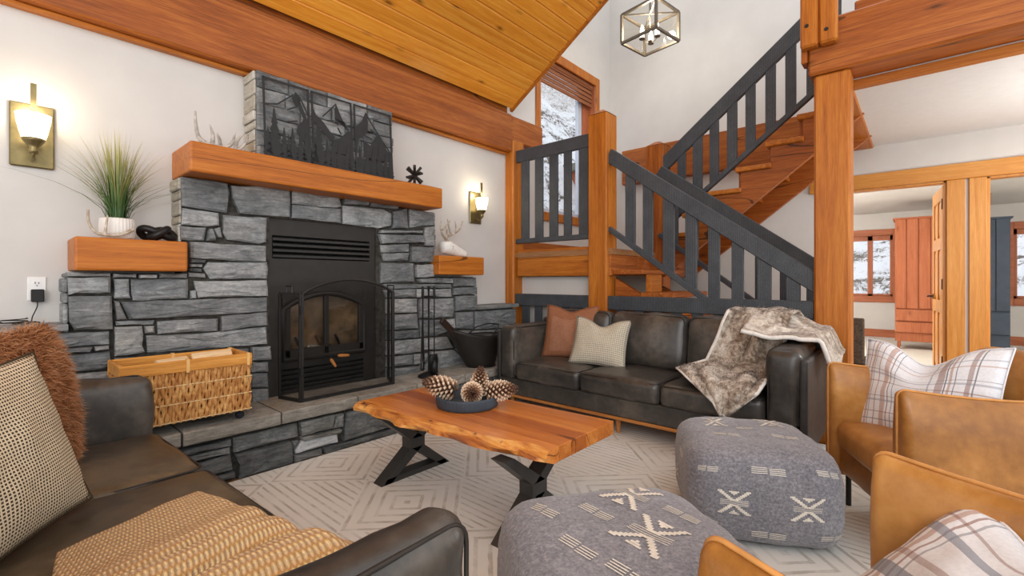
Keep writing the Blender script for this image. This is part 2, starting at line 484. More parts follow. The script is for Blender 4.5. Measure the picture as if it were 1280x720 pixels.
struct('wall_landing', MB().box(4.262, 4.31, 2.57, YW - .002, 0, 1.255), WALL, 'short white wall under the stair landing')
# ------------------------------------------------------------------ sloping pine ceiling, board by board
slope = (4.018 - 3.225) / (3.605 - 2.36); ang = math.atan(slope)
ce = struct('ceiling', MB().add([(-3.2, 3.62, 3.262), (4.08, 3.62, 3.262), (4.08, -0.6, 3.262 + 4.22 * slope), (-3.2, -0.6, 3.262 + 4.22 * slope),
     (-3.2, 3.62, 3.362), (4.08, 3.62, 3.362), (4.08, -0.6, 3.362 + 4.22 * slope), (-3.2, -0.6, 3.362 + 4.22 * slope)],
    [(0, 3, 2, 1), (4, 5, 6, 7), (0, 1, 5, 4), (1, 2, 6, 5), (2, 3, 7, 6), (3, 0, 4, 7)]), MORTAR, 'sloping tongue-and-groove pine ceiling')
wd = 0.137; rr = random.Random(3)
for k in range(36):
    s0 = k * wd; s1 = s0 + wd - 0.002
    cuts = [-3.2] + sorted([rr.uniform(-2.4, 3.6)]) + [4.08]
    for a, b in zip(cuts, cuts[1:]):
        prof = [(s0 + .002, 0.014), (s0 + 0.009, 0), (s1 - 0.007, 0), (s1, 0.014)]
        V = []
        for x in (a + 0.001, b - 0.001):
            for (q, h) in prof:
                V.append((x, 3.605 - q * math.cos(ang) , 3.225 + q * math.sin(ang) + h))
            for (q, h) in (prof[3], prof[0]):
                V.append((x, 3.605 - q * math.cos(ang), 3.225 + q * math.sin(ang) + 0.03))
        F = [(0, 1, 7, 6), (1, 2, 8, 7), (2, 3, 9, 8), (3, 4, 10, 9), (5, 0, 6, 11), (0, 5, 4, 3, 2, 1), (6, 7, 8, 9, 10, 11)]
        MB().add(V, F).build('plank', PINE, ce)
# fascia on the open edge of that ceiling
def slopept(q, h): return (3.605 - q * math.cos(ang), 3.225 + q * math.sin(ang) + h)
V = []
for x in (4.08, 4.125):
    for q, h in ((-0.02, -0.012), (4.9, -0.012), (4.9, 0.3), (-0.02, 0.3)):
        y, z = slopept(q, h); V.append((x, y, z))
struct('trim_1', MB().add(V, [(0, 1, 2, 3), (7, 6, 5, 4), (0, 4, 5, 1), (1, 5, 6, 2), (2, 6, 7, 3), (3, 7, 4, 0)]), FIRG['Y'], 'golden edge board of the sloping ceiling')
# cheek wall above that edge, over the stairs
# ------------------------------------------------------------------ timbers
def timber(name, label, mb, mat, bevel=0.01):
    return struct(name, mb, mat, label, bevel=bevel)
timber('trim_2', 'long fir beam along the top of the fireplace wall', MB().box(-3.2, 4.10, 3.60, YW, 2.73, 3.165), FIR['X'], 0.012)
timber('trim_3', 'short dark end of the wall beam beside the stair window', MB().box(4.104, 4.70, 3.61, YW, 2.86, 3.16), FIR['X'])
timber('trim_4', 'golden strip under the wall beam', MB().box(-3.2, 4.08, 3.66, YW, 2.705, 2.728), FIRG['X'], 0.004)
timber('trim_5', 'fir filler above the wall beam', MB().box(-3.2, 4.08, 3.66, YW, 3.167, 3.27), FIR['X'], 0.004)
timber('trim_6', 'slim fir wall post at the left end of the landing rail', MB().box(4.10, 4.30, 3.585, YW, 0, 2.87), FIRG['Z'], 0.012)
timber('trim_7', 'large fir post beside the dark sofa carrying the gallery beam', MB().box(4.10, 4.325, 0.375, 0.598, 0, 2.744), FIRG['Z'], 0.014)
timber('trim_8', 'heavy fir beam along the gallery edge', MB().box(4.075, 4.37, -4.2, 0.630, 2.746, 3.14), FIR['Y'], 0.014)
timber('trim_9', 'fir strip behind the gallery beam', MB().box(4.372, 4.45, -4.2, 0.385, 2.685, 2.744), FIRG['Y'], 0.004)
timber('trim_10', 'fir beam under the hall ceiling running from the post to the door wall', MB().box(4.40, XB, 0.39, 0.62, 2.70, 3.0), FIRG['X'], 0.01)
timber('trim_11', 'fir rim beam along the stairwell back wall', MB().box(XB - 0.12, XB, 0.60, 3.45, 2.68, 3.20), FIR['Y'], 0.01)
gp = thing('gallery_post', 'square fir gallery post bolted to the front of the beam at top right', 'post', (4.03, 0.555, 2.93))
MB().box(3.985, 4.07, 0.555, 0.668, 2.93, 3.9).build('post_board', FIRG['Z'], gp, bevel=0.014)
MB().box(3.985, 4.07, 0.440, 0.552, 2.93, 3.9).build('post_board', FIRG['Z'], gp, bevel=0.014)
MB().box(4.075, 4.2, 0.634, 0.676, 2.85, 3.9).build('back_board', FIR['Z'], gp, bevel=0.008)
for (y, z) in ((0.625, 3.085), (0.505, 3.02)):
    Mx = Matrix.Translation((3.985, y, z)) @ Matrix.Rotation(R(-90), 4, 'Y')
    MB().lathe([(0.0, 0.006), (0.012, 0.006), (0.014, 0.0), (0.014, -0.01)], 12, Mx).build('bolt', BLACK_STEEL, gp)
# dark shelf edge glimpsed above the gallery beam
ob = thing('gallery_bench', 'dark wooden bench edge just showing above the gallery beam', 'bench', (4.3, 0.2, 3.14))
MB().box(4.2, 4.5, -0.05, 0.36, 3.16, 3.26).build('seat', FIR['Y'], ob, bevel=0.01)
MB().box(4.22, 4.5, -0.02, 0.0, 3.0, 3.16).box(4.22, 4.5, 0.3, 0.33, 3.14, 3.16).build('support', BLACK_STEEL, ob)

# door casings
CAS = MB(); x0, x1 = XB - 0.03, XB
timber('trim_12', 'long pine header over both bedroom doorways', MB().box(XB - 0.045, XB, -1.7, 1.0, 2.25, 2.41), CASING['Y'], 0.006)
timber('trim_13', 'pine casing board right of the first doorway', MB().box(x0, x1, -0.345, -0.206, 0, 2.25), CASING['Z'], 0.005)
timber('trim_14', 'pine casing board left of the second doorway', MB().box(x0, x1, -0.50, -0.372, 0, 2.25), CASING['Z'], 0.005)
timber('trim_15', 'pine casing board behind the big post', MB().box(x0, x1, 0.66, 0.80, 0, 2.25), CASING['Z'], 0.005)
j = MB()
for d in (D1, D2):
    j.box(XB, XB + 0.12, d[0], d[0] + 0.025, 0, DH); j.box(XB, XB + 0.12, d[1] - 0.025, d[1], 0, DH); j.box(XB, XB + 0.12, d[0], d[1], DH - 0.02, DH)
timber('trim_16', 'pine door jambs', j, CASING['Z'], 0.003)

# open panelled door of the first bedroom
dr = bpy.data.objects.new('door_1', None); COL.objects.link(dr)
dr.location = (XB + 0.10, -0.178, 0); dr.rotation_euler = (0, 0, R(5)); ROOT['door_1'] = None
props(dr, 'open six-panel pine door swung into the bedroom', None, None, 'structure')
DW, DT = 0.76, 0.042
leaf = MB()
cols = [(0.0, 0.11), (0.34, 0.42), (0.65, 0.76)]; rows = [(0, 0.22), (0.86, 1.0), (1.55, 1.68), (2.08, 2.22)]
for a, b in cols: leaf.box(a, b, -DT, 0, 0.01, 2.22)
for a, b in rows:
    leaf.box(0.11, 0.34, -DT, 0, a + 0.01 if a == 0 else a, b); leaf.box(0.42, 0.65, -DT, 0, a + 0.01 if a == 0 else a, b)
leaf.build('door_frame', CASING['Z'], dr, bevel=0.004)
for (a, b) in ((0.11, 0.34), (0.42, 0.65)):
    for (z0, z1) in ((0.22, 0.86), (1.0, 1.55), (1.68, 2.08)):
        p = MB(); cx0, cx1, cz0, cz1 = a + 0.05, b - 0.05, z0 + 0.06, z1 - 0.06
        for sy, yy, yc in ((1, -0.016, -0.006), (-1, -0.028, -0.036)):
            p.add([(a, yy, z0), (b, yy, z0), (b, yy, z1), (a, yy, z1), (cx0, yc, cz0), (cx1, yc, cz0), (cx1, yc, cz1), (cx0, yc, cz1)],
                  [(0, 1, 5, 4), (1, 2, 6, 5), (2, 3, 7, 6), (3, 0, 4, 7), (4, 5, 6, 7)])
        p.build('door_panel', CASING['Z'], dr)
HND = paint('bronze_metal', (78, 66, 56), 0.35, 0.1, 0.02, 20, 0.5, 0.8)
hd = MB().tube([(0.70, 0.0, 1.03), (0.70, 0.05, 1.03), (0.62, 0.055, 1.03)], 0.011)
hd.lathe([(0.03, 0), (0.03, 0.008), (0.0, 0.01)], 14, Matrix.Translation((0.70, 0, 1.03)) @ Matrix.Rotation(R(-90), 4, 'X'))
hd.build('door_handle', HND, dr)
for z in (0.3, 1.12, 1.97): MB().box(-0.012, 0.02, -0.03, 0.008, z, z + 0.11).build('hinge', HND, dr)
for z in (1.12, 1.97): struct('trim_17', MB().box(XB + 0.02, XB + 0.09, D2[1] - 0.032, D2[1] - 0.025, z, z + 0.12), HND, ('lower' if z < 1.5 else 'upper') + ' dark hinge on the second door jamb')
# the second bedroom's door stands further open, blue cabinet beside it
def cabinet(name, label, x, y0, y1, z1, mat, drawers):
    t = thing(name, label, 'wardrobe', (x + 0.3, (y0 + y1) / 2, 0))
    MB().box(x + 0.03, x + 0.6, y0, y1, 0.14, z1).build('body', mat, t, bevel=0.005)
    MB().box(x - 0.02, x + 0.62, y0 - 0.03, y1 + 0.03, z1, z1 + 0.03).build('cornice', mat, t, bevel=0.006)
    n = max(2, int(round((y1 - y0) / 0.17)))
    for k in range(n):
        a = lerp(y0, y1, k / n); b = lerp(y0, y1, (k + 1) / n)
        MB().box(x, x + 0.03, a + 0.003, b - 0.003, 0.72, z1).build('plank', mat, t, bevel=0.006)
    for (a, b) in drawers: MB().box(x - 0.01, x + 0.03, y0 + 0.004, y1 - 0.004, a, b).build('drawer', mat, t, bevel=0.008)
    for y in (y0 + 0.03, y1 - 0.07):
        MB().box(x + 0.05, x + 0.09, y, y + 0.04, 0, 0.14).box(x + 0.5, x + 0.54, y, y + 0.04, 0, 0.14).build('leg', mat, t)
    return t
cabinet('wardrobe', 'red-brown plank wardrobe standing behind the open pine door', 10.7, -0.30, 0.335, 2.29, RED['Z'], [(0.50, 0.70), (0.3, 0.48)])
BLUEG = paint('slate_blue_paint', (66, 76, 90), 0.5, 0.06, 0.06, 8)
cabinet('wardrobe', 'slate blue plank wardrobe in the right-hand bedroom', 10.7, -1.075, -0.42, 2.2, BLUEG, [(0.34, 0.70)])

# outside: snowy rock slope
def snow_mat():
    m = NM('snow_and_rock'); v = m.coord()
    big = m.noise(m.coord(scale=(0.35, 0.35, 1.1), rot=(0, R(25), 0)), 1.5, 6, 0.62, 0.8)
    fine = m.noise(v, 5.5, 6, 0.75, 1.5)
    k = m.ramp(m.math('ADD', m.math('MULTIPLY', big, 0.6), m.math('MULTIPLY', fine, 0.4)), [(0.50, lin((236, 240, 244))), (0.545, lin((214, 216, 220))), (0.57, lin((96, 88, 80))), (0.66, lin((64, 58, 52)))])
    hz = m.sep(m.node('TexCoord').outputs['Object'])[2]
    twig = m.ramp(m.noise(v, 9, 7, 0.8, 3.0), [(0.38, lin((104, 90, 78))), (0.47, lin((190, 184, 178))), (0.55, lin((238, 240, 242)))])
    up = m.math('MULTIPLY', m.math('SUBTRACT', hz, 6.6), 0.8, clamp=True)
    m.bump(fine, 0.6, 0.1)
    return m.set(col=m.mix(up, k, twig), rough=0.85)
SNOW = snow_mat()
def hill(name, fn, label):
    MB().grid(fn, 60, 44).build(name, SNOW, smooth=True, kind='structure', label=label)
def h1(u, v):
    x = lerp(0, 24, u); d = 16 * v
    z = -0.5 + d * 1.75 + 0.04 * x
    return (x, 5.2 + d + 0.6 * nz((x, d, 0), 0.5), z + 0.7 * nz((x, d, 3), 0.8) + 0.25 * nz((x, d, 5), 2.1))
hill('terrain_slope', h1, 'snow-covered rocky bank outside the stair window')
def h2(u, v):
    y = lerp(-9, 5.5, u); d = 9 * v
    return (15.5 + d + 0.4 * nz((y, d, 1), 0.6), y, -0.8 + d * 0.75 - 0.22 * y + 0.5 * nz((y, d, 9), 0.7) + 0.2 * nz((y, d, 2), 2.0))
hill('terrain_bank', h2, 'snowy bank outside the bedroom windows')
nb = thing('neighbour_cabin', 'red-brown cabin wall outside, low in the stair window', 'cabin', (12.5, 6.7, 1.5))
MB().box(11.1, 14, 6.0, 7.5, .5, 4.3).build('wall', RED['X'], nb)
MB().bar((10.9, 6.7, 4.4), (14.2, 6.7, 4.4), 1.9, 0.2).build('roof', paint('cabin_roof', (120, 122, 110), 0.8), nb)
MB().box(11.06, 11.1, 6.3, 6.7, 2.6, 3.4).build('window', BLACK_STEEL, nb)

# ================================================================== STONE FIREPLACE
WALL_STONES=[
[(0.816,1.873),(0.958,1.878),(1.084,1.872),(1.096,1.805),(1.078,1.669),(0.962,1.675),(0.821,1.686)],
[(1.101,1.858),(1.259,1.883),(1.493,1.877),(1.496,1.685),(1.259,1.675),(1.157,1.675),(1.108,1.778)],
[(1.51,1.881),(1.887,1.881),(1.907,1.811),(1.849,1.792),(1.51,1.786)],
[(1.508,1.78),(1.903,1.795),(1.901,1.678),(1.506,1.68)],
[(1.926,1.886),(2.158,1.891),(2.151,1.852),(1.926,1.832)],
[(1.915,1.824),(2.29,1.84),(2.381,1.807),(2.381,1.701),(2.246,1.664),(1.915,1.675)],
[(2.173,1.887),(2.29,1.882),(2.46,1.883),(2.452,1.856),(2.287,1.845),(2.173,1.843)],
[(2.397,1.83),(2.541,1.873),(2.561,1.69),(2.39,1.676)],
[(2.573,1.876),(2.853,1.873),(2.872,1.744),(2.728,1.731),(2.573,1.698)],
[(0.826,1.678),(1.033,1.667),(1.038,1.584),(0.967,1.568),(0.822,1.57)],
[(1.057,1.659),(1.337,1.666),(1.332,1.488),(1.291,1.475),(1.079,1.489),(1.052,1.534),(1.057,1.575)],
[(0.814,1.565),(0.962,1.564),(0.949,1.475),(0.867,1.47),(0.818,1.477)],
[(0.975,1.558),(0.993,1.56),(1.015,1.5),(1.011,1.479),(0.958,1.474)],
[(1.002,1.561),(1.038,1.574),(1.052,1.502),(1.024,1.503)],
[(0.867,1.466),(1.33,1.463),(1.328,1.353),(1.123,1.347),(0.867,1.36)],
[(0.967,1.338),(1.339,1.349),(1.348,1.301),(1.339,1.226),(0.981,1.225),(0.94,1.293)],
[(0.889,1.215),(1.339,1.22),(1.348,1.105),(0.911,1.104),(0.9,1.156)],
[(0.869,1.356),(0.962,1.351),(0.956,1.331),(0.869,1.331)],
[(0.865,1.322),(0.94,1.324),(0.94,1.304),(0.865,1.302)],
[(0.865,1.297),(0.937,1.296),(0.94,1.272),(0.864,1.276)],
[(0.861,1.267),(0.956,1.263),(0.962,1.233),(0.861,1.24)],
[(0.869,1.152),(0.903,1.156),(0.907,1.1),(0.874,1.097)],
[(0.524,1.092),(0.878,1.095),(1.339,1.096),(1.339,0.996),(1.05,0.988),(0.793,0.984),(0.562,0.989)],
[(1.044,0.98),(1.339,0.991),(1.339,0.896),(1.044,0.878)],
[(0.698,0.966),(0.793,0.969),(1.032,0.963),(1.029,0.88),(0.793,0.886),(0.7,0.887)],
[(0.643,0.885),(0.878,0.874),(1.339,0.888),(1.347,0.762),(1.108,0.765),(0.878,0.769),(0.649,0.781)],
[(1.233,0.753),(1.359,0.746),(1.366,0.645),(1.233,0.656)],
[(1.227,0.649),(1.344,0.633),(1.344,0.562),(1.227,0.574)],
[(1.227,0.568),(1.344,0.553),(1.35,0.446),(1.227,0.462)],
[(1.227,0.457),(1.35,0.44),(1.355,0.353),(1.227,0.351)],
[(0.297,1.263),(0.483,1.258),(0.483,1.241),(0.297,1.24)],
[(0.298,1.236),(0.483,1.237),(0.483,1.146),(0.431,1.141),(0.321,1.147),(0.302,1.137)],
[(0.302,1.132),(0.486,1.13),(0.492,0.935),(0.326,0.941),(0.305,0.992)],
[(0.495,1.228),(0.565,1.228),(0.568,1.137),(0.573,1.11),(0.495,1.11)],
[(0.571,1.227),(0.861,1.227),(0.861,1.103),(0.626,1.093),(0.581,1.097),(0.572,1.141)],
[(0.61,1.252),(0.703,1.253),(0.703,1.231),(0.61,1.231)],
[(0.707,1.261),(0.856,1.262),(0.856,1.231),(0.707,1.231)],
[(0.49,1.258),(0.603,1.256),(0.603,1.233),(0.49,1.232)],
[(0.495,1.104),(0.518,1.096),(0.555,0.987),(0.508,0.986)],
[(0.501,0.98),(0.692,0.974),(0.684,0.948),(0.504,0.956)],
[(0.495,0.949),(0.626,0.947),(0.633,0.893),(0.626,0.828),(0.64,0.782),(0.497,0.776)],
[(0.633,0.946),(0.688,0.94),(0.692,0.893),(0.637,0.893)],
[(0.225,0.934),(0.478,0.925),(0.478,0.849),(0.225,0.85)],
[(0.231,0.843),(0.384,0.842),(0.406,0.839),(0.397,0.815),(0.231,0.819)],
[(0.41,0.842),(0.476,0.844),(0.476,0.822),(0.41,0.819)],
[(0.231,0.809),(0.48,0.81),(0.486,0.735),(0.457,0.709),(0.231,0.715)],
[(0.497,0.766),(0.827,0.752),(0.827,0.624),(0.497,0.646)],
[(0.835,0.754),(1.218,0.742),(1.218,0.564),(0.835,0.602)],
[(0.497,0.637),(0.827,0.613),(0.827,0.411),(0.497,0.433)],
[(0.835,0.592),(1.218,0.553),(1.218,0.352),(0.835,0.389)],
[(0.231,0.706),(0.49,0.693),(0.49,0.527),(0.231,0.543)],
[(2.271,1.653),(2.719,1.682),(2.719,1.659),(2.255,1.627)],
[(2.247,1.616),(2.738,1.642),(2.747,1.574),(2.279,1.536)],
[(2.756,1.722),(2.867,1.736),(2.867,1.543),(2.759,1.545),(2.742,1.634)],
[(2.271,1.526),(2.569,1.55),(2.573,1.476),(2.279,1.459)],
[(2.279,1.452),(2.573,1.469),(2.556,1.395),(2.303,1.384)],
[(2.587,1.526),(2.853,1.535),(2.843,1.385),(2.587,1.385)],
[(2.267,1.372),(2.627,1.377),(2.631,1.202),(2.271,1.192)],
[(2.641,1.362),(2.843,1.373),(2.862,1.297),(2.853,1.251),(2.744,1.239),(2.645,1.242)],
[(2.651,1.227),(2.872,1.239),(3.093,1.234),(3.093,1.188),(2.697,1.194)],
[(2.295,1.185),(3.065,1.18),(3.07,1.14),(2.295,1.143)],
[(2.295,1.137),(2.645,1.137),(2.645,1.059),(2.327,1.064)],
[(2.654,1.137),(3.076,1.132),(3.086,1.052),(2.654,1.059)],
[(3.107,1.24),(3.42,1.248),(3.432,1.157),(3.107,1.152)],
[(3.107,1.144),(3.432,1.148),(3.432,1.068),(3.102,1.068)],
[(3.129,1.059),(3.432,1.06),(3.437,0.967),(3.42,0.905),(3.134,0.906)],
[(2.327,1.056),(2.663,1.049),(2.663,0.919),(2.327,0.923)],
[(2.814,1.037),(3.113,1.04),(3.123,0.915),(3.102,0.844),(2.853,0.848),(2.794,0.923)],
[(2.677,1.045),(2.79,1.044),(2.794,0.901),(2.823,0.857),(2.677,0.862)],
[(2.327,0.914),(2.659,0.908),(2.673,0.766),(2.327,0.777)],
[(2.327,0.769),(2.673,0.758),(2.682,0.683),(2.327,0.695)],
[(2.327,0.685),(2.705,0.67),(2.71,0.549),(2.564,0.546),(2.327,0.56)],
[(2.327,0.548),(2.609,0.532),(2.609,0.44),(2.327,0.454)],
[(2.622,0.534),(2.804,0.527),(2.7,0.36),(2.696,0.428),(2.622,0.438)],
[(2.327,0.443),(2.686,0.418),(2.686,0.351),(2.327,0.363)],
[(2.686,0.851),(2.957,0.832),(3.034,0.71),(2.897,0.679),(2.691,0.686)],
[(2.719,0.672),(3.023,0.659),(3.107,0.539),(2.833,0.55),(2.719,0.56)],
[(2.823,0.536),(3.107,0.522),(3.305,0.361),(2.897,0.35),(2.719,0.357)],
[(2.977,0.832),(3.113,0.835),(3.123,0.738),(3.055,0.724)],
[(3.139,0.894),(3.383,0.89),(3.383,0.701),(3.139,0.729)],
[(3.065,0.715),(3.373,0.692),(4.05,0.657),(4.05,0.482),(3.139,0.544)],
[(3.129,0.529),(4.05,0.468),(4.05,0.38),(3.327,0.366)],
[(3.4,0.893),(4.05,0.888),(4.05,0.666),(3.4,0.7)],
]
HEARTH_STONES=[
[(0.993,0.263),(1.389,0.263),(1.394,0.168),(0.997,0.169)],
[(1.001,0.159),(1.342,0.152),(1.354,0.099),(1.351,0.004),(1.021,0.005),(1.027,0.092)],
[(0.652,0.255),(0.985,0.264),(0.985,0.226),(0.882,0.229),(0.652,0.233)],
[(0.652,0.222),(0.89,0.219),(0.975,0.218),(0.977,0.182),(0.652,0.182)],
[(0.652,0.171),(0.982,0.171),(0.994,0.075),(0.882,0.072),(0.652,0.077)],
[(0.886,0.062),(1.005,0.06),(1.005,0.028),(0.875,0.027)],
[(0.652,0.068),(0.87,0.062),(0.87,0.032),(0.652,0.037)],
[(1.398,0.266),(1.652,0.268),(1.628,0.173),(1.406,0.171)],
[(1.658,0.259),(1.724,0.257),(1.719,0.154),(1.634,0.16),(1.652,0.196)],
[(1.734,0.259),(2.104,0.257),(2.141,0.06),(1.713,0.054),(1.722,0.139)],
[(1.368,0.078),(1.411,0.137),(1.672,0.122),(1.676,0.058),(1.37,0.059)],
[(1.358,0.052),(1.552,0.048),(1.552,0.008),(1.358,0.005)],
[(1.561,0.047),(1.693,0.045),(2.155,0.044),(2.186,0.001),(1.564,0.008)],
[(1.349,0.148),(1.4,0.142),(1.363,0.088),(1.354,0.106)],
[(1.406,0.162),(1.701,0.146),(1.689,0.126),(1.41,0.143)],
]
FY = 3.5
fp = thing('stone_fireplace', 'grey slate stone fireplace with wood mantel and raised stone hearth', 'fireplace', (1.85, 3.72, 0))
c = MB(); y0 = FY + 0.035
c.box(0.835, 1.36, y0, YW, 0.30, 1.87).box(2.235, 2.855, y0, YW, 0.30, 1.87).box(1.36, 2.235, y0, YW, 1.672, 1.87)
c.box(0.31, 0.835, y0, YW, 0.3, 1.262).box(2.855, 3.40, y0, YW, 0.3, 1.252)
c.box(-1.2, 0.31, y0, YW, 0.3, 0.944).box(3.40, 4.03, y0, YW, 0.3, 0.907)
c.box(1.275, 2.372, y0, YW, 2.06, 2.70)
c.box(-0.5, 4.03, 3.16, YW, 0.0, 0.29)
c.build('mortar_core', MORTAR, fp)
srnd = random.Random(21)
def clean(poly):
    out = []
    for p in poly:
        if not out or (abs(p[0] - out[-1][0]) + abs(p[1] - out[-1][1])) > 0.004: out.append(p)
    return out
def stone_piece(poly, yf, mat, name='stone', back=0.07, proud=0.016, gap=0.0035, right=None):
    """rough-faced stone: polygon in x,z on the plane y = yf"""
    poly = clean(poly)
    A = sum(poly[i][0] * poly[(i + 1) % len(poly)][1] - poly[(i + 1) % len(poly)][0] * poly[i][1] for i in range(len(poly)))
    if A < 0: poly = poly[::-1]
    n0 = len(poly); cx = sum(p[0] for p in poly) / n0; cz = sum(p[1] for p in poly) / n0
    B = []
    for i in range(n0):
        a, b = poly[i], poly[(i + 1) % n0]
        L = math.hypot(b[0] - a[0], b[1] - a[1]); k = max(1, int(L / 0.055))
        for q in range(k):
            t = q / k; x, z = lerp(a[0], b[0], t), lerp(a[1], b[1], t)
            if q: x += srnd.uniform(-.0025, .0025); z += srnd.uniform(-.003, .003)
            d = math.hypot(cx - x, cz - z) or 1
            B.append((x + (cx - x) / d * gap, z + (cz - z) / d * gap))
    m = len(B); pr = srnd.uniform(-0.009, proud); tx, tz = srnd.uniform(-.03, .03), srnd.uniform(-.05, .05)
    sz = min(max(p[0] for p in poly) - min(p[0] for p in poly), max(p[1] for p in poly) - min(p[1] for p in poly))
    V = [(x, yf + back, z) for x, z in B]
    V += [(x, yf - pr + 0.010 + srnd.uniform(-.003, .003), z) for x, z in B]
    ins = min(0.014, sz * 0.16)
    def ring(f_in, amp, dep):
        for x, z in B:
            d = math.hypot(cx - x, cz - z) or 1
            t = min(0.8, f_in / d) if f_in < 0.5 else None
            if t is None: t = 0.5
            X, Z = x + (cx - x) * t, z + (cz - z) * t
            V.append((X, yf - pr - dep + (X - cx) * tx + (Z - cz) * tz + amp * nz((X * 2, 0, Z * 5), 6, pr * 100), Z))
    ring(ins, 0.011, 0.0); ring(1.0, 0.02, 0.004)
    V.append((cx, yf - pr - 0.005 + srnd.uniform(-.006, .006), cz))
    F = []
    for r0 in range(3):
        for i in range(m):
            j = (i + 1) % m
            F.append((r0 * m + i, r0 * m + j, (r0 + 1) * m + j, (r0 + 1) * m + i))
    for i in range(m): F.append((3 * m + i, 3 * m + (i + 1) % m, 4 * m))
    return MB().add(V, F).build(name, mat, fp)
GREEN = stone_mat('pale_green_stone', (134, 140, 122), (164, 170, 150), (190, 194, 174), (150, 146, 124))
LIGHTST = stone_mat('light_chip_stone', (150, 154, 156), (186, 190, 192), (214, 216, 218), (180, 170, 150))
for i, p in enumerate(WALL_STONES):
    mm = STONE
    xs = sum(q[0] for q in p) / len(p); zs = sum(q[1] for q in p) / len(p)
    lab = None
    if abs(xs - 2.78) < 0.06 and abs(zs - 1.33) < 0.06 and len(p) == 7: mm = GREEN; lab = 'pale greenish stone'
    if i in (21, 35): mm = LIGHTST
    o = stone_piece(p, FY, mm)
    if lab: o['label'] = lab
for i, p in enumerate(HEARTH_STONES):
    stone_piece(p, 3.12, LIGHTST if i == 10 else STONE_DK, back=0.06, proud=0.02)
# the parts of the hearth face that stand behind the furniture
x = 2.16
while x < 3.8:
    wd_ = srnd.uniform(0.28, 0.46); s = srnd.uniform(0.12, 0.18)
    stone_piece([(x, 0.005), (x + wd_, 0.005), (x + wd_, s), (x, s)], 3.12, STONE_DK)
    stone_piece([(x, s), (x + wd_, s), (x + wd_, 0.285), (x, 0.285)], 3.12, STONE_DK); x += wd_
for (a, b) in ((-0.4, 0.05), (0.05, 0.32), (0.32, 0.62)):
    stone_piece([(a, 0.005), (b, 0.005), (b, 0.16), (a, 0.16)], 3.12, STONE_DK); stone_piece([(a, 0.16), (b, 0.16), (b, 0.285), (a, 0.285)], 3.12, STONE_DK)
# chimney breast above the mantel, in courses
z = 2.068
for h, cuts in ((0.10, (.34, .7)), (0.11, (.22, .55, .8)), (0.105, (.4, .74)), (0.09, (.28, .6)), (0.11, (.18, .5, .83)), (0.118, (.2, .47, .78))):
    c_ = [1.262] + [1.262 + 1.12 * q for q in cuts] + [2.382]
    for a, b in zip(c_, c_[1:]):
        dz = srnd.uniform(-.006, .006)
        stone_piece([(a, z), (b, z), (b, z + h + dz * 0), (a, z + h)], FY, STONE)
    z += h
# pale broken stone along the left-hand returns
for (xs, z0, z1) in ((1.268, 2.07, 2.70), (0.828, 1.46, 1.87), (0.305, 0.37, 1.26), (2.862, 1.46, 1.87), (3.405, 0.95, 1.25), (2.374, 2.07, 2.70)):
    z = z0
    while z < z1 - 0.02:
        h = min(srnd.uniform(0.05, 0.12), z1 - z); d = srnd.uniform(0.0, 0.012); sg = 1 if xs in (2.862, 3.405, 2.374) else -1
        b = MB().box(min(xs, xs + sg * (0.012 + d)), max(xs, xs + sg * (0.012 + d)), FY + srnd.uniform(0.005, 0.03), YW - 0.004, z + 0.003, z + h - 0.003)
        b.build('return_stone', PALE if sg < 0 and xs > 0.5 else STONE, fp, bevel=0.006)
        z += h
# ledge caps and hearth slabs
def slab(x0, x1, ya, yb, z0, z1, name='hearth_slab', mat=SLAB):
    k = max(3, int((x1 - x0) / 0.07)); V = []
    fr = [(lerp(x0, x1, i / k), ya + srnd.uniform(-.006, .006)) for i in range(k + 1)]
    for zz, o_ in ((z0, 0.006), (z0 + 0.01, 0.0), (z1 - 0.008, 0.0), (z1, 0.006)):
        V += [(x, y + o_ + srnd.uniform(-.002, .002), zz) for x, y in fr]
    n = k + 1
    V += [(x0, yb, z0), (x1, yb, z0), (x0, yb, z1), (x1, yb, z1)]
    F = []
    for r0 in range(3):
        for i in range(k): F.append((r0 * n + i, r0 * n + i + 1, (r0 + 1) * n + i + 1, (r0 + 1) * n + i))
    b0, b1, t0, t1 = 4 * n, 4 * n + 1, 4 * n + 2, 4 * n + 3
    F.append(tuple(range(3 * n, 4 * n)) + (t1, t0)); F.append(tuple(reversed(range(0, n))) + (b0, b1))
    F.append((b0, 0, n, 2 * n, 3 * n, t0)); F.append((n - 1, b1, t1, 4 * n - 1, 3 * n - 1, 2 * n - 1)); F.append((b1, b0, t0, t1))
    return MB().add(V, F).build(name, mat, fp)
for (a, b) in ((-.85, -.4), (-.4, .055)):
    stone_piece([(a, .37), (b, .37), (b, .66), (a, .66)], FY, STONE); stone_piece([(a, .66), (b, .66), (b, .94), (a, .94)], FY, STONE)
for a, b in ((-0.4, 0.20), (0.208, 0.722), (0.732, 1.256), (1.268, 1.80), (1.808, 2.33), (2.338, 2.87), (2.878, 3.40), (3.408, 3.95)):
    slab(a, b, 3.085, 3.54, 0.29, 0.367)
slab(-1.2, 0.30, 3.465, YW - 0.002, 0.944, 0.980, 'ledge_slab', STONE); slab(3.42, 4.065, 3.465, YW - 0.002, 0.908, 0.948, 'ledge_slab', STONE)
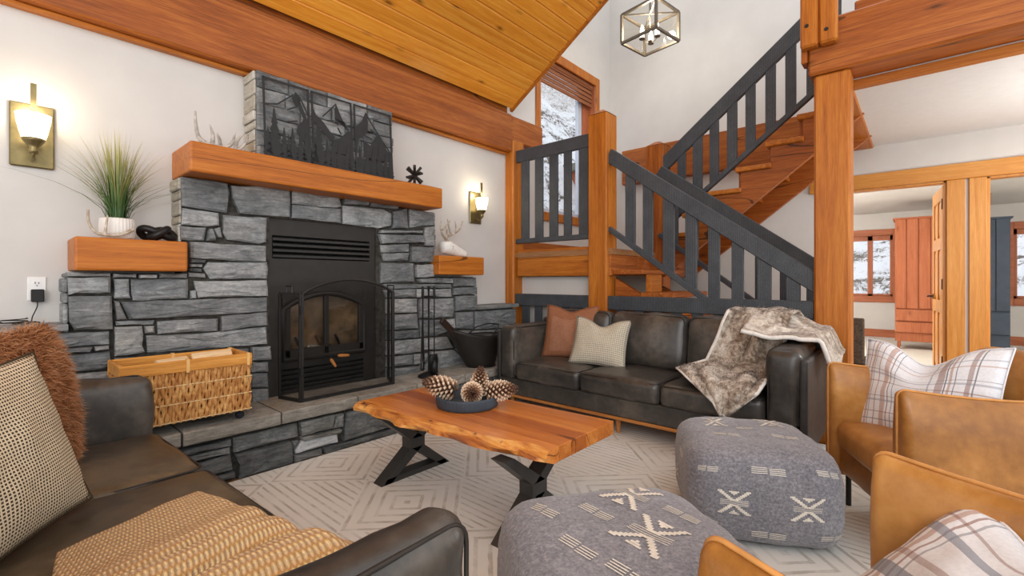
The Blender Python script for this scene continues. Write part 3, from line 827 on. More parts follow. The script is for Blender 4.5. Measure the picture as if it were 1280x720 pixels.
def hewn(name, x0, x1, ya, yb, z0, z1):
    b = MB(); k = max(4, int((x1 - x0) / 0.16)); V = []
    for i in range(k + 1):
        x = lerp(x0, x1, i / k)
        for (y, zz) in ((ya, z0), (yb, z0), (yb, z1), (ya, z1)):
            q = 0.004
            V.append((x, y + (q * nz((x, y, zz), 4) if y == ya else 0), zz + q * nz((x, zz, y), 4, 3)))
    F = [(3, 2, 1, 0), tuple(4 * k + i for i in range(4))]
    for i in range(k):
        for q in range(4):
            r_ = (q + 1) % 4
            F.append((4 * i + q, 4 * i + r_, 4 * i + 4 + r_, 4 * i + 4 + q))
    return b.add(V, F).build(name, MANTEL, fp, bevel=0.012, bseg=2)
hewn('mantel', 0.818, 2.786, 3.30, YW - 0.003, 1.878, 2.064)
hewn('mantel_shelf', 0.318, 0.832, 3.40, YW - 0.003, 1.272, 1.455)
hewn('mantel_shelf', 2.829, 3.428, 3.40, YW - 0.003, 1.270, 1.455)

# ------------------------------------------------------------------ black steel fireplace insert
ins = thing('fireplace_insert', 'black steel wood-burning insert with arched glass doors in the stone fireplace', 'fireplace insert', (1.80, 3.56, 0.367))
MATTE = paint('matt_black_steel', (40, 37, 34), 0.5, 0.12, 0.03, 12, 0.45, 0.2)
SOOT = paint('sooty_firebrick', (126, 108, 86), 0.95, 0.5, 0.2, 5, 0.1)
yi = 3.545
MB().box(1.362, 2.233, yi, yi + 0.03, 1.12, 1.378).box(1.362, 2.233, yi, yi + 0.03, 1.548, 1.67).box(1.362, 1.385, yi, yi + 0.03, 1.378, 1.548).box(2.18, 2.233, yi, yi + 0.03, 1.378, 1.548).build('face_plate', MATTE, ins)
MB().box(1.362, 1.45, yi, yi + 0.03, 0.368, 1.12).box(2.12, 2.233, yi, yi + 0.03, 0.368, 1.12).box(1.45, 2.12, yi, yi + 0.03, 0.37, 0.40).box(1.45, 2.12, yi, yi + 0.03, 0.555, 0.63).build('face_surround', MATTE, ins)
MB().box(1.362, 2.233, yi + 0.12, YW - 0.01, 0.368, 1.67).build('back_plate', IRON, ins)
for k in range(4):
    z = 1.388 + k * 0.041
    MB().add([(1.385, yi - 0.012, z), (2.18, yi - 0.012, z), (2.18, yi + 0.03, z + 0.022), (1.385, yi + 0.03, z + 0.022), (1.385, yi - 0.012, z + 0.018), (2.18, yi - 0.012, z + 0.018), (2.18, yi + 0.03, z + 0.036), (1.385, yi + 0.03, z + 0.036)],
             [(0, 1, 2, 3), (7, 6, 5, 4), (0, 4, 5, 1), (1, 5, 6, 2), (2, 6, 7, 3), (3, 7, 4, 0)]).build('louvre_slat', BLACK_STEEL, ins)
for k in range(4):
    z = 0.408 + k * 0.037
    MB().box(1.45, 2.12, yi - 0.006, yi + 0.02, z, z + 0.022).build('grille_slat', BLACK_STEEL, ins)
# firebox
fb = MB()
fb.add([(1.46, yi + 0.02, 0.63), (2.11, yi + 0.02, 0.63), (2.11, yi + 0.02, 1.12), (1.46, yi + 0.02, 1.12), (1.56, yi + 0.118, 0.63), (2.02, yi + 0.118, 0.63), (2.02, yi + 0.118, 1.12), (1.56, yi + 0.118, 1.12)],
       [(4, 5, 6, 7), (0, 4, 7, 3), (5, 1, 2, 6), (0, 1, 5, 4), (7, 6, 2, 3)])
fb.build('firebox', SOOT, ins)
g = MB()
for x in (1.60, 1.68, 1.76, 1.84, 1.92): g.tube([(x, yi + 0.03, 0.70), (x + 0.012, yi + 0.05, 0.68), (x, yi + 0.1, 0.68)], 0.008, 6)
for x in (1.56, 1.72, 1.88): g.tube([(x, yi + 0.02, 0.78), (x + 0.05, yi + 0.05, 0.70)], 0.012, 6)
g.tube([(1.56, yi + 0.05, 0.675), (2.0, yi + 0.05, 0.675)], 0.01, 6)
g.build('fire_grate', IRON, ins)
def arch(x0, x1, z0, zs, zt, n=14):
    P = [(x0, z0), (x0, zs)]
    for i in range(1, n):
        t = i / n; P.append((lerp(x0, x1, t), zs + (zt - zs) * math.sin(math.pi * t) ** 0.8))
    return P + [(x1, zs), (x1, z0)]
A = arch(1.455, 2.115, 0.63, 1.0, 1.115)
MB().tube([(x, yi - 0.02, z) for x, z in A], 0.022, 8, closed=True).build('door_arch_frame', MATTE, ins, smooth=True)
ap = MB()
for i in range(len(A) - 1):       # steel between arch and surround
    pass
top = [p for p in A if p[1] >= 1.0]
V = []; F = []
for i, (x, z) in enumerate(top): V += [(x, yi - 0.005, z), (x, yi - 0.005, 1.125)]
for i in range(len(top) - 1): F.append((2 * i, 2 * i + 2, 2 * i + 3, 2 * i + 1))
MB().add(V, F).build('arch_spandrel', MATTE, ins)
INGL = glass('firedoor_glass', (0.80, 0.76, 0.70, 1), 0.12)
xm = 1.785
for (a, b) in ((1.455, xm), (xm, 2.115)):
    d = MB(); half = [p for p in A if a - 1e-3 <= p[0] <= b + 1e-3]
    def za(x):
        for p, q in zip(top, top[1:]):
            if p[0] <= x <= q[0] + 1e-6: return lerp(p[1], q[1], (x - p[0]) / max(1e-6, q[0] - p[0]))
        return 1.0
    s0, s1 = (a + 0.05, b - 0.02) if a < 1.5 else (a + 0.02, b - 0.05)
    d.box(a, s0, yi - 0.03, yi, 0.64, za(s0) - 0.005); d.box(s1, b, yi - 0.03, yi, 0.64, za(s1) - 0.005); d.box(a, b, yi - 0.03, yi, 0.64, 0.70)
    o = d.build('door', MATTE, ins, bevel=0.004)
    xs = [lerp(s0, s1, i / 8) for i in range(9)]
    V = []; F = []
    for x in xs: V += [(x, yi - 0.012, 0.70), (x, yi - 0.012, za(x) - 0.02)]
    for i in range(8): F.append((2 * i, 2 * i + 2, 2 * i + 3, 2 * i + 1))
    MB().add(V, F).build('glass_pane', INGL, o)
HWOOD = paint('turned_handle_wood', (214, 142, 74), 0.45, 0.1)
for p, q, s in (((1.80, yi - 0.06, 0.60), (1.83, yi - 0.09, 0.535), 1), ((1.86, yi - 0.06, 0.618), (1.95, yi - 0.08, 0.612), 1)):
    P, Q = Vector(p), Vector(q)
    b = MB(); b.tube([Vector((1.80, yi - 0.02, 0.625)), P], 0.006, 6); b.build('handle_rod', IRON, ins)
    MB().tube([P, lerp(P, Q, .25), lerp(P, Q, .8), Q], [0.009, 0.014, 0.012, 0.008], 8).build('door_handle', HWOOD, ins, smooth=True, label='turned light wood handle')

# ------------------------------------------------------------------ folding fire screen
fs = thing('fire_screen', 'black folding mesh fire screen with an arched middle panel', 'fire screen', (1.83, 3.24, 0.367))
def mesh_mat():
    m = NM('fine_black_mesh'); m.n.remove(m.b)
    d = m.node('BsdfDiffuse'); d.inputs[0].default_value = lin((26, 26, 26))
    t = m.node('BsdfTransparent'); x = m.node('MixShader'); x.inputs[0].default_value = 0.30
    m.t.links.new(t.outputs[0], x.inputs[1]); m.t.links.new(d.outputs[0], x.inputs[2]); m.t.links.new(x.outputs[0], m.out.inputs[0]); return m.m
WIRE = mesh_mat()
def panel(name, p, q, z0, zs, zt):
    """a framed panel between two floor points"""
    p = Vector((*p, 0)); q = Vector((*q, 0)); n = 16
    up = [(p + (q - p) * (i / n), zs + (zt - zs) * math.sin(math.pi * i / n) ** 0.75) for i in range(n + 1)]
    b = MB(); r = 0.008
    b.bar(p + Vector((0, 0, z0)), p + Vector((0, 0, zs)), 0.016, 0.016, (1, 0, 0)); b.bar(q + Vector((0, 0, z0)), q + Vector((0, 0, zs)), 0.016, 0.016, (1, 0, 0))
    b.bar(p + Vector((0, 0, z0 + 0.012)), q + Vector((0, 0, z0 + 0.012)), 0.014, 0.02)
    if zt > zs: b.tube([a + Vector((0, 0, z)) for a, z in up], 0.010, 6)
    else: b.bar(p + Vector((0, 0, zs)), q + Vector((0, 0, zs)), 0.016, 0.016)
    o = b.build(name, BLACK_STEEL, fs)
    V = []; F = []
    for a, z in up: V += [a + Vector((0, 0, z0)), a + Vector((0, 0, z))]
    for i in range(n): F.append((2 * i, 2 * i + 2, 2 * i + 3, 2 * i + 1))
    MB().add(V, F).build('wire_mesh', WIRE, o)
    return o
panel('middle_panel', (1.462, 3.232), (2.20, 3.236), 0.369, 1.12, 1.222)
panel('side_panel', (1.450, 3.236), (1.40, 3.45), 0.369, 1.125, 1.125)
panel('side_panel', (2.212, 3.24), (2.30, 3.44), 0.369, 1.125, 1.125)
for (x, y) in ((1.425, 3.35), (2.26, 3.35)):
    MB().tube([(x, y - 0.045, 1.13), (x, y - 0.045, 1.175), (x, y + 0.045, 1.175), (x, y + 0.045, 1.13)], 0.006, 6).build('lift_handle', BLACK_STEEL, fs)
for z in (0.55, 0.98): MB().box(1.445, 1.465, 3.214, 3.228, z, z + 0.06).build('hinge', IRON, fs)

# ------------------------------------------------------------------ fireplace tools
ft = thing('fireplace_tool_set', 'black wrought iron fireplace tool set standing on the hearth right of the screen', 'fireplace tools', (2.585, 3.25, 0.367))
tx, ty = 2.585, 3.25
MB().lathe([(0.095, 0), (0.095, 0.012), (0.06, 0.03), (0.02, 0.045), (0.0, 0.045)], 20, loc=(tx, ty, 0.368)).build('base', IRON, ft, smooth=True)
MB().tube([(tx, ty, 0.40), (tx, ty, 1.12), (tx, ty, 1.165)], [0.008, 0.008, 0.014], 8).tube([(tx - 0.08, ty, 1.075), (tx + 0.08, ty, 1.075)], 0.006, 6).tube([(tx, ty - 0.07, 1.075), (tx, ty + 0.07, 1.075)], 0.006, 6).build('stand', IRON, ft)
for i, (dx, dy) in enumerate(((-0.07, -0.01), (0.07, 0.01), (0.01, -0.065), (-0.02, 0.06))):
    b = MB(); x, y = tx + dx, ty + dy
    b.tube([(x, y, 0.50), (x, y, 1.05), (x, y, 1.07), (x, y, 1.15), (x, y, 1.165)], [0.005, 0.005, 0.011, 0.011, 0.004], 7)
    nm = ('poker', 'shovel', 'brush', 'tongs')[i]
    if nm == 'shovel': b.grid(lambda u, v: (x + (u - .5) * .11 * (0.75 + .25 * math.sin(math.pi * v)), y - 0.01 + 0.02 * (2 * u - 1) ** 2, 0.41 + 0.15 * v), 6, 6, two=0.004)
    elif nm == 'brush': b.lathe([(0.034, 0.0), (0.03, 0.07), (0.014, 0.10), (0.006, 0.11)], 12, loc=(x, y, 0.41))
    elif nm == 'tongs': b.tube([(x - 0.012, y, 0.42), (x - 0.018, y, 0.5), (x, y, 0.9)], 0.005, 6).tube([(x + 0.012, y, 0.42), (x + 0.018, y, 0.5), (x, y, 0.9)], 0.005, 6)
    else: b.tube([(x, y, 0.5), (x, y, 0.43), (x + 0.02, y, 0.45)], 0.005, 6)
    b.build(nm, IRON, ft, smooth=True)

# ------------------------------------------------------------------ coal scuttle
sc = thing('coal_scuttle', 'black metal coal scuttle with a slanted lip beside the dark sofa arm', 'coal scuttle', (3.26, 3.28, 0.367))
def scut(u, v):
    th = 2 * math.pi * u; t = v
    cx_ = lerp(3.27, 3.19, t); rx = lerp(0.15, 0.33, t ** 0.9); ry = lerp(0.12, 0.17, t)
    x = cx_ + rx * math.cos(th); y = 3.29 + ry * math.sin(th)
    ztop = 0.675 + 0.085 * max(0, -math.cos(th)) ** 1.5
    return (x, y, lerp(0.369, ztop, t))
MB().grid(scut, 36, 12, two=-0.004).build('bucket', MATTE, sc, smooth=True)
MB().lathe([(0.0, 0.0), (0.145, 0.0), (0.145, 0.012)], 28, loc=(3.27, 3.29, 0.368)).build('base_rim', IRON, sc)
MB().tube([scut(i / 36, 1.0) for i in range(36)], 0.005, 6, closed=True).build('rolled_rim', IRON, sc)
MB().tube([(3.24, 3.13, 0.66), (3.36, 3.14, 0.74), (3.46, 3.22, 0.77), (3.46, 3.36, 0.77), (3.36, 3.44, 0.74), (3.24, 3.46, 0.66)], 0.006, 6).build('bail_handle', IRON, sc, smooth=True)
sh = thing('ash_shovel', 'dark flat-handled ash shovel leaning out of the coal scuttle', 'shovel', (2.95, 3.28, 0.69))
MB().bar((2.735, 3.26, 0.86), (2.93, 3.28, 0.70), 0.035, 0.06, (0.6, 0, 0.8)).build('handle', paint('dark_brown_handle', (48, 34, 28), 0.45), sh, bevel=0.008)
MB().bar((2.925, 3.28, 0.705), (3.15, 3.29, 0.52), 0.012, 0.016).build('shaft', IRON, sh)
MB().grid(lambda u, v: (3.13 + 0.13 * v, 3.23 + 0.12 * u, 0.53 - 0.11 * v + 0.02 * (2 * u - 1) ** 2), 5, 4, two=0.004).build('scoop', IRON, sh)

# ------------------------------------------------------------------ log basket on wheels
BAMB = wood('bamboo_rail', (168, 106, 40), (204, 140, 62), (226, 170, 92), 'X', 0.4, 1.3, 0.2)
lb = thing('log_basket', 'woven water hyacinth log basket with wooden rim on black casters', 'basket', (0.77, 3.26, 0.367))
bx0, bx1, by0, by1 = 0.47, 1.085, 3.115, 3.43
def hyac():
    m = NM('woven_hyacinth'); v = m.coord(scale=(1, 1, .5)); f = m.noise(v, 26, 4, .7, .6); g = m.noise(m.coord(), 9, 3)
    m.bump(m.noise(m.coord(scale=(1, 1, .15)), 160, 2), 0.4, 0.004)
    return m.set(col=m.ramp(m.math('ADD', m.math('MULTIPLY', f, .65), m.math('MULTIPLY', g, .35)), [(.3, lin((104, 60, 22))), (.45, lin((176, 118, 58))), (.58, lin((208, 158, 94))), (.74, lin((232, 200, 146)))]), rough=0.7)
HYA = hyac()
b = MB(); wr = random.Random(5)
def strands(p, q, n):
    p = Vector(p); q = Vector(q); nrm = Vector((0, 0, 1)).cross(q - p).normalized()
    for i in range(n):
        a = p + (q - p) * ((i + 0.5) / n); ph = i * math.pi; sl = (q - p).length / n * 0.70
        path = []; rad = []
        for k in range(13):
            z = lerp(0.425, 0.705, k / 12)
            o = nrm * (0.007 * math.sin(ph + k * 1.45)) + (q - p).normalized() * (0.004 * math.sin(k * 1.9 + i * 2.1) + wr.uniform(-.0015, .0015))
            path.append((a.x + o.x, a.y + o.y, z)); rad.append(sl * (0.78 + 0.34 * abs(math.sin(ph / 2 + k * 0.95 + i))) )
        b.tube(path, rad, 5, caps=False)
strands((bx0 + .01, by0, 0), (bx1 - .005, by0, 0), 38); strands((bx1, by0 + .005, 0), (bx1, by1 - .005, 0), 19)
strands((bx1 - .01, by1, 0), (bx0 + .01, by1, 0), 38); strands((bx0, by1 - .005, 0), (bx0, by0 + .005, 0), 19)
b.build('weave', HYA, lb, smooth=True, kind='stuff')
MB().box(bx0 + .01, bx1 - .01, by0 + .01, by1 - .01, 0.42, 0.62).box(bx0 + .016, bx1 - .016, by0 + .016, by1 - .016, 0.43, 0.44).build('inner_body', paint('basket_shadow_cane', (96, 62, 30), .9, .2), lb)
tb = MB()
for z in (0.43, 0.53, 0.63): tb.tube([(bx0 - .003, by0 - .009, z), (bx1 + .008, by0 - .009, z), (bx1 + .009, by1, z)], 0.0035, 5)
tb.build('twine_row', paint('pale_twine', (214, 186, 140), .8), lb)
for (q, r_) in (((bx0 - .012, by0, .735), (bx1 + .012, by0, .735)), ((bx0 - .012, by1, .735), (bx1 + .012, by1, .735))):
    MB().bar(q, r_, 0.02, 0.068).build('rim_rail', BAMB, lb, bevel=0.005)
for x in (bx0, bx1): MB().bar((x, by0 + .012, .735), (x, by1 - .012, .735), 0.02, 0.068).build('rim_rail', BAMB, lb, bevel=0.005)
tie = paint('cane_binding', (222, 178, 112), .6)
for x in (bx0 + .29, bx1 - 0.012):
    for y in (by0, by1): MB().box(x - .008, x + .008, y - .014, y + .014, .697, .773).build('binding', tie, lb)
CAST = paint('caster_rubber', (26, 28, 34), .6)
for x in (bx0 + .06, bx1 - .045):
    for y in (by0 + .035, by1 - .04):
        MB().lathe([(0.0, -.014), (.018, -.014), (.024, -.008), (.024, .008), (.018, .014), (0, .014)], 14, Matrix.Translation((x, y, .392)) @ Matrix.Rotation(R(90), 4, 'X')).box(x - .012, x + .012, y - .01, y + .01, .405, .425).build('caster', CAST, lb)
BARK = paint('log_bark', (96, 72, 52), .9, .4, .4, 14, .1); CUT = wood('split_log_wood', (196, 160, 116), (226, 196, 152), (240, 218, 182), 'X', .7, 1, 0.2)
def split_log(name, label, p, q, r, mat):
    t = thing(name, label, 'log', p, 0, 'firewood in the basket')
    P, Q = Vector(p), Vector(q); d = (Q - P).normalized(); s_ = d.cross(Vector((0, 0, 1))).normalized(); u_ = s_.cross(d)
    prof = [(-1, -.2), (-.6, -.75), (0, -1), (.6, -.8), (1, -.15), (.5, .35), (0, .55), (-.5, .4)]
    V = [P + s_ * a * r + u_ * c_ * r for a, c_ in prof] + [Q + s_ * a * r * .95 + u_ * c_ * r for a, c_ in prof]
    F = [tuple(range(7, -1, -1)), tuple(range(8, 16))] + [(i, (i + 1) % 8, 8 + (i + 1) % 8, 8 + i) for i in range(8)]
    MB().add(V, F).build('split_face', mat, t, bevel=.004)
    MB().grid(lambda a, c_: P + (Q - P) * (0.02 + .96 * a) + (s_ * math.cos(math.pi * (1.08 + .84 * c_)) + u_ * math.sin(math.pi * (1.08 + .84 * c_))) * r * 1.05, 4, 8).build('bark', BARK, t)
split_log('firewood_log', 'split log with pale face at the back right of the basket', (0.84, 3.36, .735), (1.05, 3.33, .745), .060, CUT)
split_log('firewood_log', 'short pale split log in the middle of the basket', (0.66, 3.34, .725), (0.82, 3.37, .73), .05, CUT)
split_log('firewood_log', 'dark bark-sided log lying along the left of the basket', (0.50, 3.28, .70), (0.72, 3.25, .705), .055, BARK)
split_log('firewood_log', 'split log low in the front of the basket', (0.74, 3.20, .68), (1.04, 3.21, .685), .055, CUT)

# ================================================================== STAIRCASE
st = thing('staircase', 'fir staircase with charcoal railings turning at a landing behind the dark sofa', 'staircase', (4.6, 2.3, 0))
def part(name, mb, mat, bevel=0.0, label=None): return mb.build(name, mat, st, bevel=bevel, label=label)
LZ = 1.54
def newel(x0, x1, y0, y1, z1, mt):
    c = 0.03; b = MB(); zm = z1 - 0.05
    b.box(x0, x1, y0, y1, 0, zm)
    b.add([(x0, y0, zm), (x1, y0, zm), (x1, y1, zm), (x0, y1, zm), (x0 + .07, y0 + .07, z1), (x1 - .07, y0 + .07, z1), (x1 - .07, y1 - .07, z1), (x0 + .07, y1 - .07, z1)],
          [(0, 1, 5, 4), (1, 2, 6, 5), (2, 3, 7, 6), (3, 0, 4, 7), (4, 5, 6, 7)])
    return part('newel_post', b, mt, 0.008)
newel(4.10, 4.315, 2.351, 2.564, 2.96, FIRG['Z'])
newel(5.20, 5.42, 2.237, 2.454, 2.86, FIR['Z'])
part('landing_deck', MB().box(4.14, XB - .002, 2.33, YW - .03, LZ - .06, LZ), FLOORM)
part('landing_beam', MB().box(4.15, 4.25, 2.57, 3.575, 1.262, LZ + .03), FIRG['Y'], .01)
part('landing_beam', MB().box(4.15, XB - .01, 2.335, 2.41, 1.262, LZ - .06), FIR['X'], .006)
# lower flight, running down to the right behind the guard
RI, RU = 0.22, 0.30
for k in range(1, 7):
    z = LZ - RI * k; y = 2.33 - RU * (k - 1)
    part('tread', MB().box(4.20, 5.12, y - RU - .02, y + .005, z - .045, z), FIR['X'], .006)
    if k > 1: part('tread_block', MB().box(4.30, 4.55, y - .06, y - .0, z, z + RI - .046), FIRG['X'], .006)
for x in (4.24, 5.04):
    V = []; pts = [(2.33, LZ - .08), (2.33, LZ - .46), (.42, -0.02 + .02), (.30, 0.0), (.30, .16)]
    part('stringer', MB().prism([(2.33, LZ - .30), (2.33, LZ - .62), (.55, .0), (.33, .0), (.33, .08)], lambda a, b_, d, x=x: (x + d, a, b_), 0, .06), FIR['Y'])
def rail(name, x, p, q, h, w=.055):
    return part(name, MB().bar((x, *p), (x, *q), w, h, (0, 0, 1)), CHARCOAL, .006)
def balus(x, pts, zb, zt, w=.03):
    for a, b in pts:
        ya, yb = min(a, b), max(a, b)
        V = []
        for y in (ya, yb):
            for zz in (zb(y), zt(y)):
                V += [(x - w / 2, y, zz), (x + w / 2, y, zz)]
        part('baluster', MB().add(V, [(0, 1, 3, 2), (4, 6, 7, 5), (0, 2, 6, 4), (1, 5, 7, 3), (2, 3, 7, 6), (0, 4, 5, 1)]), CHARCOAL, .003)
# near lower-flight railing
zt1 = lambda y: 2.470 + (y - 2.227) * .728           # top edge
zb1 = lambda y: 1.676 + (y - 2.244) * .728
rail('handrail', 4.17, (2.36, zt1(2.36) - .085), (0.55, zt1(.55) - .085), .135)
rail('bottom_rail', 4.17, (2.36, zb1(2.36) - .02), (0.55, zb1(.55) - .02), .05)
balus(4.17, [(2.175, 2.073), (1.991, 1.894), (1.793, 1.687), (1.585, 1.485), (1.385, 1.29), (1.193, 1.1), (0.994, 0.895), (0.792, 0.694)], lambda y: zb1(y) - .02, lambda y: zt1(y) - .13)
# far lower-flight railing
zt3 = lambda y: 2.323 + (y - 1.947) * .745
rail('handrail', 5.10, (2.24, zt3(2.24) - .075), (0.55, zt3(.55) - .075), .13)
rail('bottom_rail', 5.10, (2.24, zt3(2.24) - .80), (0.55, zt3(.55) - .80), .05)
balus(5.10, [(y, y - .1) for y in (2.12, 1.90, 1.68, 1.46, 1.24, 1.02, .80)], lambda y: zt3(y) - .80, lambda y: zt3(y) - .12)
# guard rail of the landing
rail('handrail', 4.17, (3.585, 2.675), (2.56, 2.675), .138)
rail('bottom_rail', 4.17, (3.59, 1.675), (2.56, 1.675), .055)
balus(4.17, [(3.512, 3.403), (3.308, 3.199), (3.104, 2.994), (2.909, 2.815), (2.714, 2.596)], lambda y: 1.68, lambda y: 2.62)
# low guard behind the sofa
for (a, b) in ((3.585, 2.566), (2.36, 0.60)):
    rail('guard_rail', 4.155, (a, .992), (b, .992), .138)
    rail('guard_bottom_rail', 4.155, (a, .12), (b, .12), .06)
    n = int((a - b) / .195)
    for k in range(n):
        y = a - .10 - k * (a - b - .1) / n
        balus(4.155, [(y, y - .095)], lambda y: .14, lambda y: .94)
# upper flight
X2, X3 = 5.20, 6.12
R2, U2 = .212, .278
for k in range(8):
    z = 1.752 + R2 * k; y = 2.27 - U2 * k
    part('tread', MB().box(X2 - .045, X3 + .03, y - U2 - .045, y + .012, z - .048, z), FIRG['X'], .008)
    part('riser', MB().box(X2 + .06, X3 - .06, y - U2 - .02, y - U2 + .0, z, z + R2 - .052), FIR['X'])
for x, nm in ((X2, 'stringer'), (X3 - .06, 'stringer')):
    top = []
    for k in range(8):
        z = 1.752 + R2 * k - .05; y = 2.27 - U2 * k
        top += [(y - .035, z - R2 if k else z - R2 + .05), (y - .035, z)]
    top += [(2.27 - U2 * 8 - .035, 1.752 + R2 * 7 - .05)]
    yb = 2.27 - U2 * 8 - .035
    zb = lambda y: 1.935 + (1.37 - y) * .79
    poly = top + [(yb, zb(yb)), (2.235, zb(2.235))]
    part(nm, MB().prism(poly, lambda a, b_, d, x=x: (x + d, a, b_), 0, .06), FIR['Y'])
ZT2 = lambda y: 2.735 + (2.149 - y) * .798
ZB2 = lambda y: 2.218 + (1.775 - y) * .80
rail('handrail', 5.23, (2.25, ZT2(2.25) - .10), (.30, ZT2(.30) - .10), .15)
rail('bottom_rail', 5.23, (2.25, ZB2(2.25) - .02), (.30, ZB2(.30) - .02), .05)
balus(5.23, [(2.077, 1.986), (1.905, 1.801), (1.724, 1.628), (1.543, 1.443), (1.362, 1.268), (1.176, 1.083), (0.999, 0.906), (.82, .725), (.64, .545)], lambda y: ZB2(y) - .02, lambda y: ZT2(y) - .16)

# ================================================================== RUG
def rug_mat():
    m = NM('ivory_patterned_wool'); v = m.coord()
    def panel_lines(rot, tile, off):
        mp = m.node('Mapping'); mp.inputs['Rotation'].default_value = (0, 0, rot); mp.inputs['Scale'].default_value = (1 / tile, 1 / tile, 1); mp.inputs['Location'].default_value = off
        m.put(mp.inputs[0], v); s = m.sep(mp.outputs[0])
        fx = m.math('SUBTRACT', m.math('FRACT', s[0]), .5); fy = m.math('SUBTRACT', m.math('FRACT', s[1]), .5)
        ck = m.math('MODULO', m.math('ADD', m.math('FLOOR', s[0]), m.math('FLOOR', s[1])), 2.0)
        ck = m.math('ABSOLUTE', ck)
        ax, ay = m.math('ABSOLUTE', fx), m.math('ABSOLUTE', fy)
        d1 = m.math('MAXIMUM', ax, ay); d2 = m.math('ADD', fx, fy)
        d = m.math('ADD', m.math('MULTIPLY', d1, ck), m.math('MULTIPLY', d2, m.math('SUBTRACT', 1.0, ck)))
        return m.math('FRACT', m.math('MULTIPLY', d, 9.0))
    fr = panel_lines(R(45), .58, (.2, .1, 0))
    wob = m.noise(v, 14, 3)
    line = m.math('LESS_THAN', m.math('ADD', fr, m.math('MULTIPLY', wob, .25)), .42)
    patch = m.ramp(m.noise(v, 5, 4, .7), [(.42, (.25, .25, .25, 1)), (.6, (1, 1, 1, 1))])
    pile = m.noise(v, 220, 2)
    base = m.ramp(m.noise(v, 1.6, 4), [(.3, lin((214, 216, 212))), (.7, lin((226, 228, 225)))])
    col = m.mix(m.math('MULTIPLY', line, m.math('MULTIPLY', patch, .6)), base, lin((150, 146, 136)))
    m.bump(m.math('ADD', m.math('MULTIPLY', line, -.7), m.math('MULTIPLY', pile, .5)), .5, .008)
    return m.set(col=col, rough=.95, spec=.1)
rg = MB().box(-2.2, 4.08, -2.6, 3.092, 0.001, 0.014).build('area_rug', rug_mat(), bevel=.004)
props(rg, 'ivory wool rug with grey geometric lines covering the seating area', 'rug')

# ================================================================== DARK LEATHER SOFAS
DLEATH = leather('dark_brown_leather', (36, 34, 33), (60, 57, 53), (96, 89, 81), .36, .6)
PIPE = paint('dark_piping', (44, 40, 37), .45, .1, .02)
DLEATH2 = leather('charcoal_leather', (34, 33, 33), (50, 49, 49), (66, 65, 64), .48, .4)
REFL_LEATH = leather('ceiling_reflect_leather', (48, 42, 34), (80, 71, 57), (116, 103, 82), .36, .6)  # same dark leather, ceiling reflection put into the colour as a lighter olive
WALNUT = wood('walnut_plinth', (150, 92, 44), (176, 114, 58), (196, 136, 76), 'X', .4, 1, 0)
def soft(c, size, r, seed, crown=.02, wr=.006, axis=2, seg=.055):
    hx, hy, hz = size[0] / 2, size[1] / 2, size[2] / 2; h = (hx, hy, hz)
    def fn(p, n):
        e = [max(0, 1 - (p[i] / h[i]) ** 2) for i in range(3)]
        k = [e[1] * e[2], e[0] * e[2], e[0] * e[1]]
        q = Vector(p)
        for i in range(3):
            cr = crown if i == axis else crown * .35
            q[i] += (p[i] / h[i]) * cr * k[i]
        return q + n * (wr * nz(p, 5, seed) + wr * .6 * nz(p, 13, seed))
    return MB().rbox(c, size, r, seg, fn)
def rrect(cx, cy, w, d, r, n=5):
    P = []
    for (sx, sy, a0) in ((1, 1, 0), (-1, 1, 90), (-1, -1, 180), (1, -1, 270)):
        for k in range(n + 1):
            a = R(a0 + 90 * k / n); P.append((cx + sx * (w / 2 - r) + r * math.cos(a), cy + sy * (d / 2 - r) + r * math.sin(a)))
    return P
